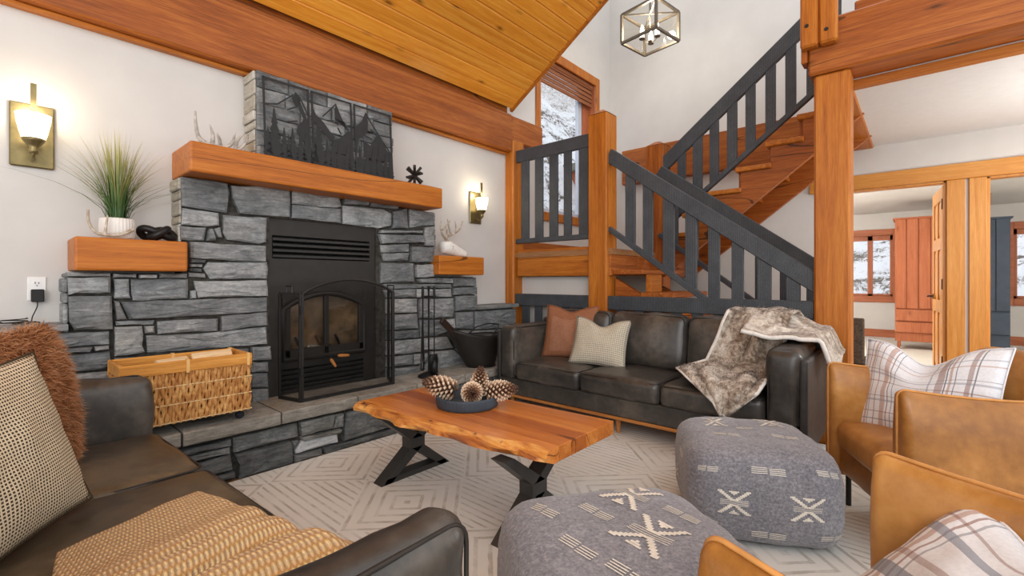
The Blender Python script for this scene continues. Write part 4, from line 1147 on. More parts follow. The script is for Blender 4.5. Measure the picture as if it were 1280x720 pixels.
def make_sofa(label, loc, rotz, L, D, armT=.23, SD=.62, seed=1.0, group=None, panel=True, armz=.79, hide=None):
    """local: x along the length, front at y = 0 (facing -y), back at y = D"""
    t = thing('leather_sofa', label, 'sofa', loc, rotz, group)
    def P(name, mb, mat=None, smooth=True, **k): return mb.build(name, mat or hide or DLEATH, t, smooth=smooth, world=False, **k)
    P('plinth', MB().box(.02, L - .02, .012, D - .02, .135, .16), WALNUT, False, bevel=.006)
    P('base', MB().rbox((L / 2, D / 2, .235), (L - .01, D - .03, .15), .015, .2))
    for x in (.12, L / 2 - .03, L - .12):
        for y in (.10, D - .12):
            MB().lathe([(.016, .014), (.022, .135)], 12, loc=(x, y, 0)).build('leg', WALNUT, t, world=False)
    o_ = P('back_frame', MB().rbox((L / 2, D - .075, .53), (L - .02, .13, .60), .03, .12))
    n = 3; w = (L - 2 * armT) / n
    for k in range(n):
        cx = armT + w * (k + .5)
        c = P('seat_cushion', soft((cx, SD / 2 - .01, .385), (w - .006, SD, .165), .045, seed + k, .028, .008))
        for z in (.4545, .3165):
            MB().tube([(x, y, z) for x, y in rrect(cx, SD / 2 - .01, w - .030, SD - .024, .04)], .0055, 5, closed=True).build('piping', PIPE, c, world=False, smooth=True)
        Mx = Matrix.Translation((cx, D - .235, .695)) @ Matrix.Rotation(R(-9), 4, 'X')
        b = soft((0, 0, 0), (w - .006, .19, .46), .07, seed + 10 + k, .035, .008, 1); b.v = [Mx @ q for q in b.v]
        c = P('back_cushion', b)
        MB().tube([Mx @ Vector((x, -.077, z)) for x, z in rrect(0, 0, w - .044, .422, .05)], .0055, 5, closed=True).build('piping', PIPE, c, world=False, smooth=True)
    for s in (0, 1):
        pt = armT - .05 if panel else armT - .004
        xc = (.045 if panel else .002) + pt / 2
        if s: xc = L - xc
        ah = armz - .30; zc = .30 + ah / 2
        a = P('arm_pad', soft((xc, D / 2 - .03, zc), (pt, D - .05, ah), .05 if panel else .062, seed + 20 + s, .02, .015, 0), DLEATH)
        for xx in ((xc - pt / 2 + .012, xc + pt / 2 - .012) if panel else ((xc - pt / 2 + .014) if s == 0 else (xc + pt / 2 - .014),)):
            MB().tube([(xx, y, z) for y, z in rrect(D / 2 - .03, zc, D - .05 - .028, ah - .028, .05)], .0055, 5, closed=True).build('piping', PIPE, a, world=False, smooth=True)
        xo = .022 if s == 0 else L - .022
        if panel: P('arm_panel', MB().rbox((xo, D / 2, .44), (.044, D - .01, .60), .016, .2), DLEATH2)
    return t
sofaA = make_sofa('dark leather sofa along the stair railing with a fur throw on its right arm', (3.22, 3.03, 0), R(-90), 2.53, .84, seed=2.0)
sofaB = make_sofa('dark leather sofa at the left edge with a tan knitted throw', (.66, .68, 0), R(92.6), 2.32, 1.12, seed=7.0, armT=.145, SD=.84, armz=.75, panel=False, hide=REFL_LEATH)

# ================================================================== PILLOWS
def pillow(name, label, w, h, th, mat, loc, rot, dip=0.0, pinch=.07, seed=0.0, group=None, n=22, build=True):
    """local: width on x, height on z, front faces -y; base centre at the origin"""
    mb = MB()
    def side(sg):
        def fn(u, v):
            a, b = 2 * u - 1, 2 * v - 1
            x = a * w / 2 * (1 - pinch * (1 - b * b)); z = b * h / 2 * (1 - pinch * (1 - a * a))
            if dip: z -= dip * math.exp(-(a / .42) ** 2) * sstep(-.25, 1, b)
            t = th / 2 * (max(0, 1 - a ** 2) ** .55) * (max(0, 1 - b ** 2) ** .55)
            if dip: t *= 1 - .25 * math.exp(-(a / .3) ** 2) * sstep(.1, 1, b)
            q = .012 * nz((a * 2, b * 2, sg), 1.6, seed) * (1 - max(abs(a), abs(b)) ** 6)
            if dip: q += .014 * math.sin(6 * a + seed) * sstep(.2, .9, b) * (1 - abs(b) ** 8) * (1 - abs(a) ** 4)
            return (x, sg * (t + q), z + h / 2)
        return fn
    N = n
    f, b = side(-1), side(1)
    V = []; U = []; F = []
    for i in range(N + 1):
        for j in range(N + 1):
            V.append(f(i / N, j / N)); U.append((i / N, j / N))
    base = len(V); bi = {}
    for i in range(N + 1):
        for j in range(N + 1):
            if i in (0, N) or j in (0, N): bi[i, j] = i * (N + 1) + j
            else: bi[i, j] = len(V); V.append(b(i / N, j / N)); U.append((1 - i / N, j / N))
    for i in range(N):
        for j in range(N):
            a0 = i * (N + 1) + j
            F.append((a0, a0 + N + 1, a0 + N + 2, a0 + 1)); F.append((bi[i, j], bi[i, j + 1], bi[i + 1, j + 1], bi[i + 1, j]))
    mb.add(V, F, None, U)
    t = thing(name, label, 'pillow', loc, 0, group); t.rotation_euler = rot; ROOT[t.name] = None
    cov = mb.build('cover', mat, t, smooth=True, world=False)
    seam = [f(i / N, 0) for i in range(N + 1)] + [f(1, j / N) for j in range(1, N + 1)] + [f(i / N, 1) for i in range(N - 1, -1, -1)] + [f(0, j / N) for j in range(N - 1, 0, -1)]
    MB().tube(seam, .004, 5, closed=True).build('seam', mat, t, smooth=True, world=False)
    return t, mb
def weave_mat(name, ground, dots, nu, nv, duty=.5, kind='dot', hband=None):
    m = NM(name); uv = m.node('TexCoord').outputs['UV']; s = m.sep(uv)
    fx = m.math('FRACT', m.math('MULTIPLY', s[0], nu)); fy = m.math('FRACT', m.math('MULTIPLY', s[1], nv))
    if kind == 'dot':
        a = m.math('LESS_THAN', fx, duty); b = m.math('LESS_THAN', fy, duty); k = m.math('MULTIPLY', a, b)
    else:   # diagonal twill
        k = m.math('LESS_THAN', m.math('FRACT', m.math('ADD', m.math('MULTIPLY', s[0], nu), m.math('MULTIPLY', s[1], nv))), duty)
        k = m.math('MULTIPLY', k, m.math('LESS_THAN', m.math('FRACT', m.math('SUBTRACT', m.math('MULTIPLY', s[0], nu), m.math('MULTIPLY', s[1], nv))), duty))
    if hband:   # only inside the middle of the cloth
        e = m.math('MULTIPLY', m.math('LESS_THAN', m.math('ABSOLUTE', m.math('SUBTRACT', s[0], .5)), hband), m.math('LESS_THAN', m.math('ABSOLUTE', m.math('SUBTRACT', s[1], .45)), hband))
        k = m.math('MULTIPLY', k, e)
    g = m.noise(m.coord(), 60, 3)
    col = m.mix(k, m.ramp(g, [(.3, lin(tuple(c * .92 for c in ground))), (.7, lin(ground))]), lin(dots))
    m.bump(m.math('ADD', m.math('MULTIPLY', k, .6), m.math('MULTIPLY', g, .4)), .3, .004)
    return m.set(col=col, rough=.9, spec=.15)
# two on the far sofa
pillow('throw_pillow', 'rust brown textured pillow in the left corner of the far dark sofa', .54, .52, .17, weave_mat('rust_diamond_weave', (152, 102, 74), (206, 166, 146), 38, 38, .38, 'twill', .34), (3.63, 2.50, .47), (R(-14), 0, R(-80)), dip=.05, seed=1)
pillow('throw_pillow', 'cream dotted pillow in front of the rust pillow on the far sofa', .50, .44, .16, weave_mat('cream_grey_dots', (206, 197, 176), (138, 134, 126), 30, 24, .52), (3.50, 2.11, .475), (R(-24), R(3), R(-75)), dip=.07, seed=3)
# two on the left sofa
HOUND = weave_mat('tan_black_houndstooth', (222, 208, 180), (70, 58, 44), 52, 50, .60)
pillow('throw_pillow', 'tan and black checked pillow leaning at the left edge', .52, .50, .16, HOUND, (.07, 1.80, .50), (R(-16), R(-4), R(52)), dip=.0, seed=5)
fur_t, fur_mb = pillow('fur_pillow', 'shaggy rust orange sheepskin pillow behind the checked pillow', .56, .56, .22, paint('rust_hide', (128, 74, 40), .9), (.10, 2.36, .49), (R(-10), R(0), R(58)), seed=9)
def fur(mb, n, length, rad, gravity, mat, parent, name, seed, M=None, spread=.6, world=False, comb=(0, 0, -.4)):
    rr = random.Random(seed); tri = []
    for f in mb.f:
        p = [mb.v[i] for i in f]
        for k in range(1, len(p) - 1):
            a = (p[k] - p[0]).cross(p[k + 1] - p[0]).length / 2
            if a > 1e-9: tri.append((a, p[0], p[k], p[k + 1]))
    cum = []; tot = 0
    for t in tri: tot += t[0]; cum.append(tot)
    import bisect
    V = []; F = []; U = []
    for _ in range(n):
        t = tri[min(len(tri) - 1, bisect.bisect(cum, rr.random() * tot))]
        a, b = rr.random(), rr.random()
        if a + b > 1: a, b = 1 - a, 1 - b
        p = t[1] + (t[2] - t[1]) * a + (t[3] - t[1]) * b
        nr = (t[2] - t[1]).cross(t[3] - t[1]).normalized()
        g = Vector((rr.gauss(0, 1), rr.gauss(0, 1), rr.gauss(0, 1))) * spread
        cl = Vector((nz(p, 9, 1), nz(p, 9, 4), nz(p, 9, 8))) * 1.1
        d = (nr + g * .45 + cl * .8 + Vector(comb)).normalized(); l = length * rr.uniform(.6, 1.25)
        q = p + d * l * .55; e = q + (d + Vector((0, 0, -gravity)) + g * .3).normalized() * l * .45
        s = d.cross(Vector((rr.random() - .5, rr.random() - .5, rr.random() - .5))).normalized() * rad
        i0 = len(V); V += [p - s, p + s, q + s * .7, q - s * .7, e]; w = rr.random(); U += [(w, 0), (w, 0), (w, .55), (w, .55), (w, 1)]
        F += [(i0, i0 + 1, i0 + 2, i0 + 3), (i0 + 3, i0 + 2, i0 + 4)]
    return MB().add(V, F, M, U).build(name, mat, parent, smooth=True, world=world, kind='stuff')
def fur_mat(name, root, mid, tip, streak=None):
    m = NM(name); uv = m.node('TexCoord').outputs['UV']; s = m.sep(uv)
    v = m.coord(); big = m.noise(v, 7, 4, .6)
    k = m.math('ADD', m.math('MULTIPLY', s[1], .65), m.math('MULTIPLY', s[0], .3))
    col = m.ramp(k, [(.1, lin(root)), (.5, lin(mid)), (.9, lin(tip))])
    if streak: col = m.mix(m.ramp(big, [(.42, (0, 0, 0, 1)), (.58, (1, 1, 1, 1))]), col, lin(streak))
    return m.set(col=col, rough=.75, spec=.25)
fur(fur_mb, 24000, .042, .0010, .5, fur_mat('rust_fur', (106, 64, 34), (172, 114, 72), (224, 178, 136)), fur_t, 'fur', 4, spread=.8)

# plaid pillows of the tan chairs
def plaid(name, ground, us, vs):
    m = NM(name); uv = m.node('TexCoord').outputs['UV']; s = m.sep(uv); v = m.coord()
    g = m.noise(v, 120, 2); col = m.ramp(g, [(.3, lin(tuple(c * .95 for c in ground))), (.7, lin(ground))])
    thr = m.math('FRACT', m.math('MULTIPLY', m.math('ADD', s[0], s[1]), 130.0)); tw = m.math('MULTIPLY_ADD', thr, .35, .62)
    for ax, L_ in ((0, us), (1, vs)):
        for p, w, c, a in L_:
            k = m.math('LESS_THAN', m.math('ABSOLUTE', m.math('SUBTRACT', s[ax], p)), w)
            col = m.mix(m.math('MULTIPLY', m.math('MULTIPLY', k, a), tw), col, lin(c))
    m.bump(g, .25, .003)
    return m.set(col=col, rough=.92, spec=.12)
BR, GY, DK, TN = (142, 104, 92), (128, 136, 150), (72, 72, 84), (176, 136, 116)
PL1 = plaid('plaid_brown_grey', (234, 239, 246),
    [(.08, .004, BR, 1), (.12, .012, TN, .8), (.145, .003, DK, .9), (.20, .004, BR, .9), (.27, .020, TN, .8), (.31, .004, BR, 1), (.345, .003, DK, .8), (.60, .006, GY, .7), (.67, .024, BR, .75), (.705, .004, DK, 1), (.73, .008, TN, .8), (.76, .003, DK, .9), (.84, .014, BR, .75), (.87, .004, DK, .9)],
    [(.14, .006, GY, .8), (.22, .004, BR, .8), (.34, .010, GY, .6), (.385, .003, DK, .7), (.55, .006, BR, .7), (.64, .010, GY, .6), (.68, .003, DK, .7), (.82, .006, TN, .7), (.88, .006, GY, .6)])
PL2 = plaid('plaid_mauve_grey', (228, 231, 235),
    [(.10, .010, BR, .9), (.15, .014, TN, .8), (.20, .006, BR, .9), (.24, .006, DK, .6), (.60, .02, BR, .8), (.68, .028, BR, .7), (.735, .005, GY, 1), (.76, .005, GY, 1), (.83, .05, BR, .6), (.90, .006, DK, .7)],
    [(.18, .006, BR, .7), (.34, .045, GY, .95), (.48, .022, BR, .6), (.72, .03, GY, .9), (.84, .01, BR, .7)])

# ================================================================== COFFEE TABLE
ct = thing('coffee_table', 'live edge acacia coffee table on black X-shaped steel legs', 'table', (1.84, 1.90, 0))
def acacia(name, d, m_, l):
    return wood(name, d, m_, l, 'Y', .28, 1.0, .6, coat=.25, plankvar=.24, crack=True, spec=.45)
AC = [acacia('acacia_a', (158, 84, 34), (192, 112, 48), (216, 142, 70)), acacia('acacia_b', (170, 92, 38), (202, 124, 56), (222, 152, 78)), acacia('acacia_c', (132, 66, 28), (172, 94, 40), (198, 122, 58))]
def live_mat():
    m = NM('live_edge_sapwood'); v = m.coord(scale=(5, .7, 5)); f = m.noise(v, 2.4, 6, .65, 1.2); k = m.noise(m.coord(), 9, 5, .7, 1)
    col = m.ramp(f, [(.35, lin((150, 78, 30))), (.48, lin((206, 132, 58))), (.62, lin((232, 176, 96)))])
    col = m.mix(m.ramp(k, [(.60, (0, 0, 0, 1)), (.66, (1, 1, 1, 1))]), col, lin((92, 52, 26)))
    m.bump(k, .4, .01); return m.set(col=col, rough=.35, coat=.2)
ya, yb, zt, zb = 1.215, 2.588, .476, .406
def edge_x(y):   # wavy live edge on the near long side
    t = (y - ya) / (yb - ya)
    return 1.600 - .115 * t - .028 * math.sin(math.pi * t * 1.0) + .012 * math.sin(y * 11) + .006 * math.sin(y * 29)
xs = [None, 1.70, 1.80, 1.93, 2.03, None]
def backx(y): return lerp(2.195, 2.118, (y - ya) / (yb - ya))
N = 28
for k in range(5):
    V = []; F = []
    for i in range(N + 1):
        y = lerp(ya, yb, i / N)
        t = (y - ya) / (yb - ya)
        lo = xs[k] - .02 * t if xs[k] else None; hi = xs[k + 1] - .02 * t if xs[k + 1] else backx(y)
        if k == 0:
            e = edge_x(y); w = .018 + .010 * math.sin(y * 17 + 1)
            row = [(hi - .001, zb), (e + .035 + w, zb), (e + .012 * math.sin(y * 23), zb + .022), (e, zt - .030), (e + .018, zt - .006), (e + .05, zt), (hi - .001, zt)]
        else:
            row = [(lo, zb), (hi - (.001 if k < 4 else 0), zb), (hi - (.001 if k < 4 else 0), zt), (lo, zt)]
            row = [row[1], row[0], row[3], row[2]]
        V += [(x, y, z) for x, z in row]
    q = len(row)
    for i in range(N):
        for j in range(q):
            l = (j + 1) % q
            F.append((i * q + j, i * q + l, (i + 1) * q + l, (i + 1) * q + j))
    F.append(tuple(range(q - 1, -1, -1))); F.append(tuple(N * q + j for j in range(q)))
    if k == 0:
        b = MB().add(V, F); o = b.build('live_edge_plank', AC[1], ct, smooth=False)
        o.data.materials.append(LIVE := live_mat())
        for p in o.data.polygons:
            if p.index < N * 7 and p.index % 7 in (1, 2, 3, 4): p.material_index = 1
    else: MB().add(V, F).build('plank', AC[(k * 2 + 1) % 3], ct, bevel=.002)
STEEL = paint('table_black_steel', (58, 58, 57), .40, .08, .03, 14, .5, .3)
for y in (1.43, 2.395):
    b = MB(); w, t_ = .085, .055
    xl, xr, zlo, zhi = 1.525, 2.045, .014, .406; xm = (xl + xr) / 2; zm = (zlo + zhi) / 2
    def plate(poly): b.prism(poly, lambda a, c_, d, y=y: (a, y + d, c_), -w / 2, w / 2)
    g = .056
    # four arms and the square block where they meet
    plate([(xl, zlo), (xl + g * 1.25, zlo), (xm + .04, zm - .03), (xm - .055, zm - .03)])
    plate([(xr - g * 1.25, zlo), (xr, zlo), (xm + .055, zm - .03), (xm - .04, zm - .03)])
    plate([(xm - .055, zm + .03), (xm + .04, zm + .03), (xl + g * 1.25, zhi), (xl, zhi)])
    plate([(xm - .04, zm + .03), (xm + .055, zm + .03), (xr, zhi), (xr - g * 1.25, zhi)])
    plate([(xm - .055, zm - .03), (xm + .055, zm - .03), (xm + .055, zm + .03), (xm - .055, zm + .03)])
    plate([(xl + .02, zlo), (xr - .02, zlo), (xr - .04, zlo + .03), (xl + .04, zlo + .03)])
    b.build('leg', STEEL, ct)

# bowl of pine cones
bowl = thing('fluted_bowl', 'dark blue-grey fluted bowl holding pine cones on the coffee table', 'bowl', (1.895, 2.02, .476))
BOWLM = paint('blue_grey_resin', (58, 68, 78), .55, .08, .04)
MB().lathe([(.0, .477), (.172, .477), (.180, .483), (.183, .50), (.184, .53), (.183, .541), (.178, .543), (.172, .541), (.170, .50), (.160, .487), (.0, .486)], 144, loc=(1.895, 2.02, 0), flute=.008, nf=48).build('body', BOWLM, bowl, smooth=True)
def cone_mesh():
    b = MB(); L, n = .13, 110
    b.lathe([(0, 0), (.018, .01), (.026, .05), (.016, .105), (0, .128)], 10)
    core = b
    s = MB(); ga = math.pi * (3 - math.sqrt(5))
    for i in range(n):
        t = i / n; z = L * (t ** .92); r = .046 * math.sin(math.pi * min(1, (.18 + .82 * (1 - t)) * .62 + .1)) * (1 - t ** 3 * .75)
        th = i * ga; c, d = math.cos(th), math.sin(th); ln = r * 1.05; up = .004 + .012 * t; w = .0085 * (1 - .5 * t)
        rad = Vector((c, d, 0)); tan = Vector((-d, c, 0)); base = Vector((0, 0, z - .004))
        p0 = base + rad * .012; p1 = base + rad * ln + Vector((0, 0, up))
        s.add([p0 - tan * w * .4, p0 + tan * w * .4, p1 + tan * w + Vector((0, 0, -.001)), p1 + rad * .005 + Vector((0, 0, .003)), p1 - tan * w + Vector((0, 0, -.001)), p1 + Vector((0, 0, .006)) - rad * .004, p1 - Vector((0, 0, .005)) - rad * .003],
              [(0, 1, 6), (0, 6, 4), (1, 2, 6), (2, 3, 6), (3, 4, 6), (0, 5, 1), (0, 4, 5), (1, 5, 2), (2, 5, 3), (3, 5, 4)])
    return core, s
def cone_mat():
    m = NM('pine_cone_scales'); v = m.coord(); s = m.sep(v)
    r = m.math('SQRT', m.math('ADD', m.math('MULTIPLY', s[0], s[0]), m.math('MULTIPLY', s[1], s[1])))
    f = m.math('ADD', m.math('MULTIPLY', r, 17.0), m.math('MULTIPLY', m.noise(v, 60, 3), .25))
    return m.set(col=m.ramp(f, [(.40, lin((84, 56, 40))), (.66, lin((156, 120, 92))), (.84, lin((226, 202, 176)))]), rough=.75)
CONE = cone_mat(); core, scl = cone_mesh()
proto = thing('pine_cone', 'long pine cone lying over the left rim of the fluted bowl', 'pine cone', (1.79, 2.17, .565), 0, 'pine cones in the bowl')
ROOT['pine_cone'] = None
core.build('core', paint('cone_core', (66, 42, 28), .9), proto, world=False); scl.build('scales', CONE, proto, world=False, kind='stuff')
def place(o, loc, rot, sc=1.0):
    o.location = loc; o.rotation_euler = rot; o.scale = (sc, sc, sc)
place(proto, (1.86, 2.09, .556), (R(-76), 0, R(32)), 1.45)
for lab, loc, rot, s_ in (('pine cone lying tip forward in the middle of the fluted bowl', (1.94, 2.03, .545), (R(80), 0, R(-42)), 1.35),
        ('pine cone standing upright at the back of the fluted bowl', (1.99, 2.02, .52), (R(2), R(4), 0), 1.22),
        ('round pine cone showing its base at the right of the fluted bowl', (1.945, 1.91, .565), (R(-84), 0, R(-140)), 1.3)):
    c = copy_tree(proto); c['label'] = lab; place(c, loc, rot, s_)

# ================================================================== POUFS
def pouf_mat():
    m = NM('grey_woven_wool'); v = m.coord(); f = m.noise(v, 95, 3, .7); g = m.noise(m.coord(scale=(1, 1, 3)), 30, 4, .7); h = m.noise(v, 4, 4)
    k = m.math('ADD', m.math('ADD', m.math('MULTIPLY', f, .5), m.math('MULTIPLY', g, .3)), m.math('MULTIPLY', h, .2))
    m.bump(f, .5, .006)
    return m.set(col=m.ramp(k, [(.34, lin((84, 85, 92))), (.5, lin((124, 124, 131))), (.66, lin((160, 160, 165)))]), rough=.95, spec=.1, sheen=.3)
POUF = pouf_mat(); YARN = paint('cream_yarn', (224, 219, 208), .95, .06, .5, 160, .1)
def make_pouf(label, loc, rotz, W, D, H, motifs, seed):
    t = thing('floor_pouf', label, 'pouf', loc, rotz, None)
    def surf(c, off=0.0):
        c = Vector(c); p = 5.6
        q = (abs(c.x) ** p + abs(c.y) ** p + abs(c.z) ** p) ** (1 / p)
        d = c / q
        P = Vector((d.x * W / 2, d.y * D / 2, d.z * H / 2))
        P += Vector((d.x, d.y, 0)) * .018 * (1 - d.z * d.z)
        n = Vector((d.x / W, d.y / D, d.z / H)).normalized()
        P += n * (.008 * nz(d, 3, seed) + .004 * nz(d, 8, seed) + off)
        P.z = max(P.z, -H / 2 + .004)
        return P + Vector((0, 0, H / 2 + .014))
    b = MB(); n = 22
    idx = {}; V = []; F = []
    def vid(c):
        key = tuple(round(k, 4) for k in c)
        if key not in idx: idx[key] = len(V); V.append(surf(c))
        return idx[key]
    def g(i): return math.tan((2 * i / n - 1) * math.pi / 4)
    for d in range(3):
        a, e = (d + 1) % 3, (d + 2) % 3
        for sg in (-1, 1):
            for i in range(n):
                for j in range(n):
                    ids = []
                    for ii, jj in ((i, j), (i + 1, j), (i + 1, j + 1), (i, j + 1)):
                        c = [0, 0, 0]; c[d] = sg; c[a] = g(ii); c[e] = g(jj); ids.append(vid(c))
                    F.append(tuple(ids if sg > 0 else reversed(ids)))
    b.add(V, F); b.build('cover', POUF, t, smooth=True, world=False)
    faces = {'top': lambda a, e: (a, e, 1), 'front': lambda a, e: (a, -1, e), 'left': lambda a, e: (-1, -a, e), 'right': lambda a, e: (1, a, e), 'back': lambda a, e: (-a, 1, e)}
    def strip(mb, fc, p, q, w):
        p, q = Vector(p), Vector(q); d = (q - p); L = d.length; d.normalize(); s = Vector((-d.y, d.x)) * w / 2; k = max(1, int(L / .09))
        vs = []
        for i in range(k + 1):
            m_ = p + (q - p) * (i / k)
            for sg in (-1, 1):
                r_ = m_ + s * sg; vs.append(surf(fc(r_.x, r_.y), .0035))
        mb.add(vs, [(2 * i, 2 * i + 1, 2 * i + 3, 2 * i + 2) for i in range(k)])
    for face, kind, a, e, rot, s in motifs:
        s *= .82
        mb = MB(); fc = faces[face]; cr, sr = math.cos(R(rot)), math.sin(R(rot))
        def T(x, y): return (a + (x * cr - y * sr) * s, e + (x * sr + y * cr) * s)
        if kind == 'dash':
            for k in range(4): strip(mb, fc, T(-.17, -.045 + .03 * k), T(-.01, -.045 + .03 * k), .011 * s * 1.1)
            for k in range(4): strip(mb, fc, T(.01, -.06 + .03 * k), T(.17, -.06 + .03 * k), .011 * s * 1.1)
            mb.build('woven_dashes', YARN, t, world=False)
        else:
            for sg in (1, -1):
                n_ = 7
                for k in range(n_):    # stepped arms of the X
                    q0 = k / n_; q1 = (k + 1) / n_
                    for sx in (1, -1):
                        strip(mb, fc, T(sx * (.02 + .15 * q0) - .022 * sx, sg * (.03 + .17 * (q0 + q1) / 2)), T(sx * (.02 + .15 * q0) + .03 * sx, sg * (.03 + .17 * (q0 + q1) / 2)), .030 * s)
                for k in range(3): strip(mb, fc, T(-.055 + .022 * k, sg * (.185 - .024 * k)), T(.055 - .022 * k, sg * (.185 - .024 * k)), .024 * s)
            for k in range(4): strip(mb, fc, T(-.15, -.036 + .024 * k), T(.15, -.036 + .024 * k), .008 * s)
            mb.build('woven_motif', YARN, t, world=False)
    return t
make_pouf('grey wool pouf with cream motifs beside the far sofa and tan chair', (2.57, .655, 0), R(-62), .64, .64, .44,
    [('top', 'x', -.45, .35, 0, 1.25), ('top', 'x', .42, .50, 0, 1.25), ('top', 'dash', -.38, -.28, 0, 1.3), ('top', 'dash', .45, -.22, 0, 1.3), ('top', 'dash', -.05, .08, 0, .8),
     ('front', 'x', -.42, -.02, 0, 1.4), ('front', 'x', .45, -.02, 0, 1.4), ('front', 'dash', 0, .66, 0, 1.5), ('front', 'dash', .78, .70, 0, 1.3), ('front', 'dash', -.80, .62, 0, 1.2), ('front', 'dash', 0, -.62, 0, 1.5), ('front', 'dash', .82, -.60, 0, 1.3), ('front', 'dash', -.78, -.5, 0, 1.1),
     ('left', 'dash', .2, .5, 0, 1.2), ('left', 'x', -.1, -.05, 0, 1.2), ('right', 'x', 0, 0, 0, 1.3), ('back', 'x', 0, 0, 0, 1.3)], 3.0)
make_pouf('grey wool pouf with cream motifs in the front centre beside the coffee table', (1.30, .67, 0), R(-38), .71, .71, .44,
    [('top', 'dash', -.62, .50, -60, 1.3), ('top', 'dash', -.15, .36, -60, 1.3), ('top', 'x', .32, .62, -60, 1.5), ('top', 'x', .15, -.10, -60, 1.6), ('top', 'dash', .62, .18, -60, 1.3), ('top', 'dash', -.5, -.15, -60, 1.3),
     ('top', 'dash', -.25, -.55, -60, 1.3), ('top', 'dash', .62, -.48, -60, 1.3), ('front', 'x', 0, 0, 0, 1.4), ('left', 'x', 0, 0, 0, 1.3), ('left', 'dash', .5, .5, 0, 1.2), ('front', 'dash', -.6, .5, 0, 1.2), ('right', 'x', 0, 0, 0, 1.3), ('back', 'x', 0, 0, 0, 1.3)], 8.0)

# ================================================================== TAN LEATHER CHAIRS
TAN = leather('tan_leather', (134, 86, 34), (166, 112, 50), (194, 142, 78), .38, .5, 2.0)
TPIPE = paint('tan_seam', (196, 140, 78), .5, .08)
def make_chair(label, loc, rotz, group, seed, W=.80):
    """local: front faces -y at y = 0, x across"""
    t = thing('leather_armchair', label, 'armchair', loc, rotz, group)
    D = .80
    def P(name, mb, mat=TAN): return mb.build(name, mat, t, smooth=True, world=False)
    P('base', soft((0, D / 2, .275), (W - .18, D - .06, .15), .03, seed, .008, .004))
    P('seat_cushion', soft((0, .36, .405), (W - .21, .70, .15), .05, seed + 1, .03, .007))
    b = soft((0, 0, 0), (W - .22, .17, .46), .07, seed + 2, .04, .007, 1); Mx = Matrix.Translation((0, D - .17, .66)) @ Matrix.Rotation(R(-11), 4, 'X'); b.v = [Mx @ q for q in b.v]
    P('back_cushion', b)
    def flare(c, size, ax):
        h = [k / 2 for k in size]
        def fn(p, n):
            q = Vector(p); u = p[1 if ax == 0 else 0] / h[1 if ax == 0 else 0]; v = p[2] / h[2]
            q.z -= .030 * (1 - u * u) * max(0, v)
            q[ax] *= 1 - .55 * max(0, (abs(v) - .55) / .45) ** 2
            q[ax] += .02 * (1 - u * u) * (1 - v * v) * (1 if p[ax] > 0 else -1)
            return q + n * (.004 * nz(p, 6, seed))
        return MB().rbox(c, size, .03, .06, fn)
    zc, hh = .475, .60
    P('back_panel', flare((0, D - .03, .52), (W - .04, .10, .66), 1))
    for s in (-1, 1):
        x = s * (W / 2 - .055)
        a = P('arm', flare((x, D / 2 - .01, zc), (.115, D - .02, hh), 0))
        xo = x
        pts = []
        for y, z in rrect(D / 2 - .01, zc, D - .018, hh + .004, .035):
            u = (y - D / 2 + .01) / (D / 2 - .01); v = (z - zc) / (hh / 2)
            pts.append((xo, y, z - .030 * (1 - min(1, u * u)) * max(0, min(1, v))))
        pts2 = []
        for p, q in zip(pts, pts[1:] + pts[:1]):
            n_ = 6 if (Vector(p) - Vector(q)).length > .2 else 1
            for i in range(n_):
                f = i / n_; y = lerp(p[1], q[1], f); z = lerp(p[2], q[2], f)
                if n_ > 1 and p[2] > zc and q[2] > zc:
                    u = (y - D / 2 + .01) / (D / 2 - .01); z = zc + hh / 2 - .030 * (1 - u * u) + .003
                pts2.append((xo, y, z))
        MB().tube(pts2, .0055, 6, closed=True).build('seam', TPIPE, a, world=False, smooth=True)
    for x in (-.31, .31):
        for y in (.09, D - .10): MB().lathe([(.013, .014), (.013, .22)], 12, loc=(x, y, 0)).build('leg', BLACK_STEEL, t, world=False)
    return t
def chair_at(corner, ang):   # world position of the front corner on the far (+x local) side
    return None
aA, aB = R(20), R(-22)
# chair fronts face +y; local +x of a chair turned 180 deg points to -x
make_chair('tan leather armchair nearer the far dark sofa with a plaid pillow', (2.744, .222, 0), R(180) + R(28), None, 2.0, .76)
make_chair('tan leather armchair in the bottom right corner, nearest the viewer', (1.196, .186, 0), R(180) - R(15.5), None, 5.0, .84)
pillow('plaid_pillow', 'white plaid pillow with brown stripes on the farther tan armchair', .62, .50, .15, PL1, (2.90, .02, .44), (R(-18), R(-3), R(237)), dip=.10, seed=11)
pillow('plaid_pillow', 'white plaid pillow with mauve stripes on the nearest tan armchair', .54, .40, .15, PL2, (1.12, .02, .475), (R(-52), R(-4), R(214)), dip=.05, seed=13)

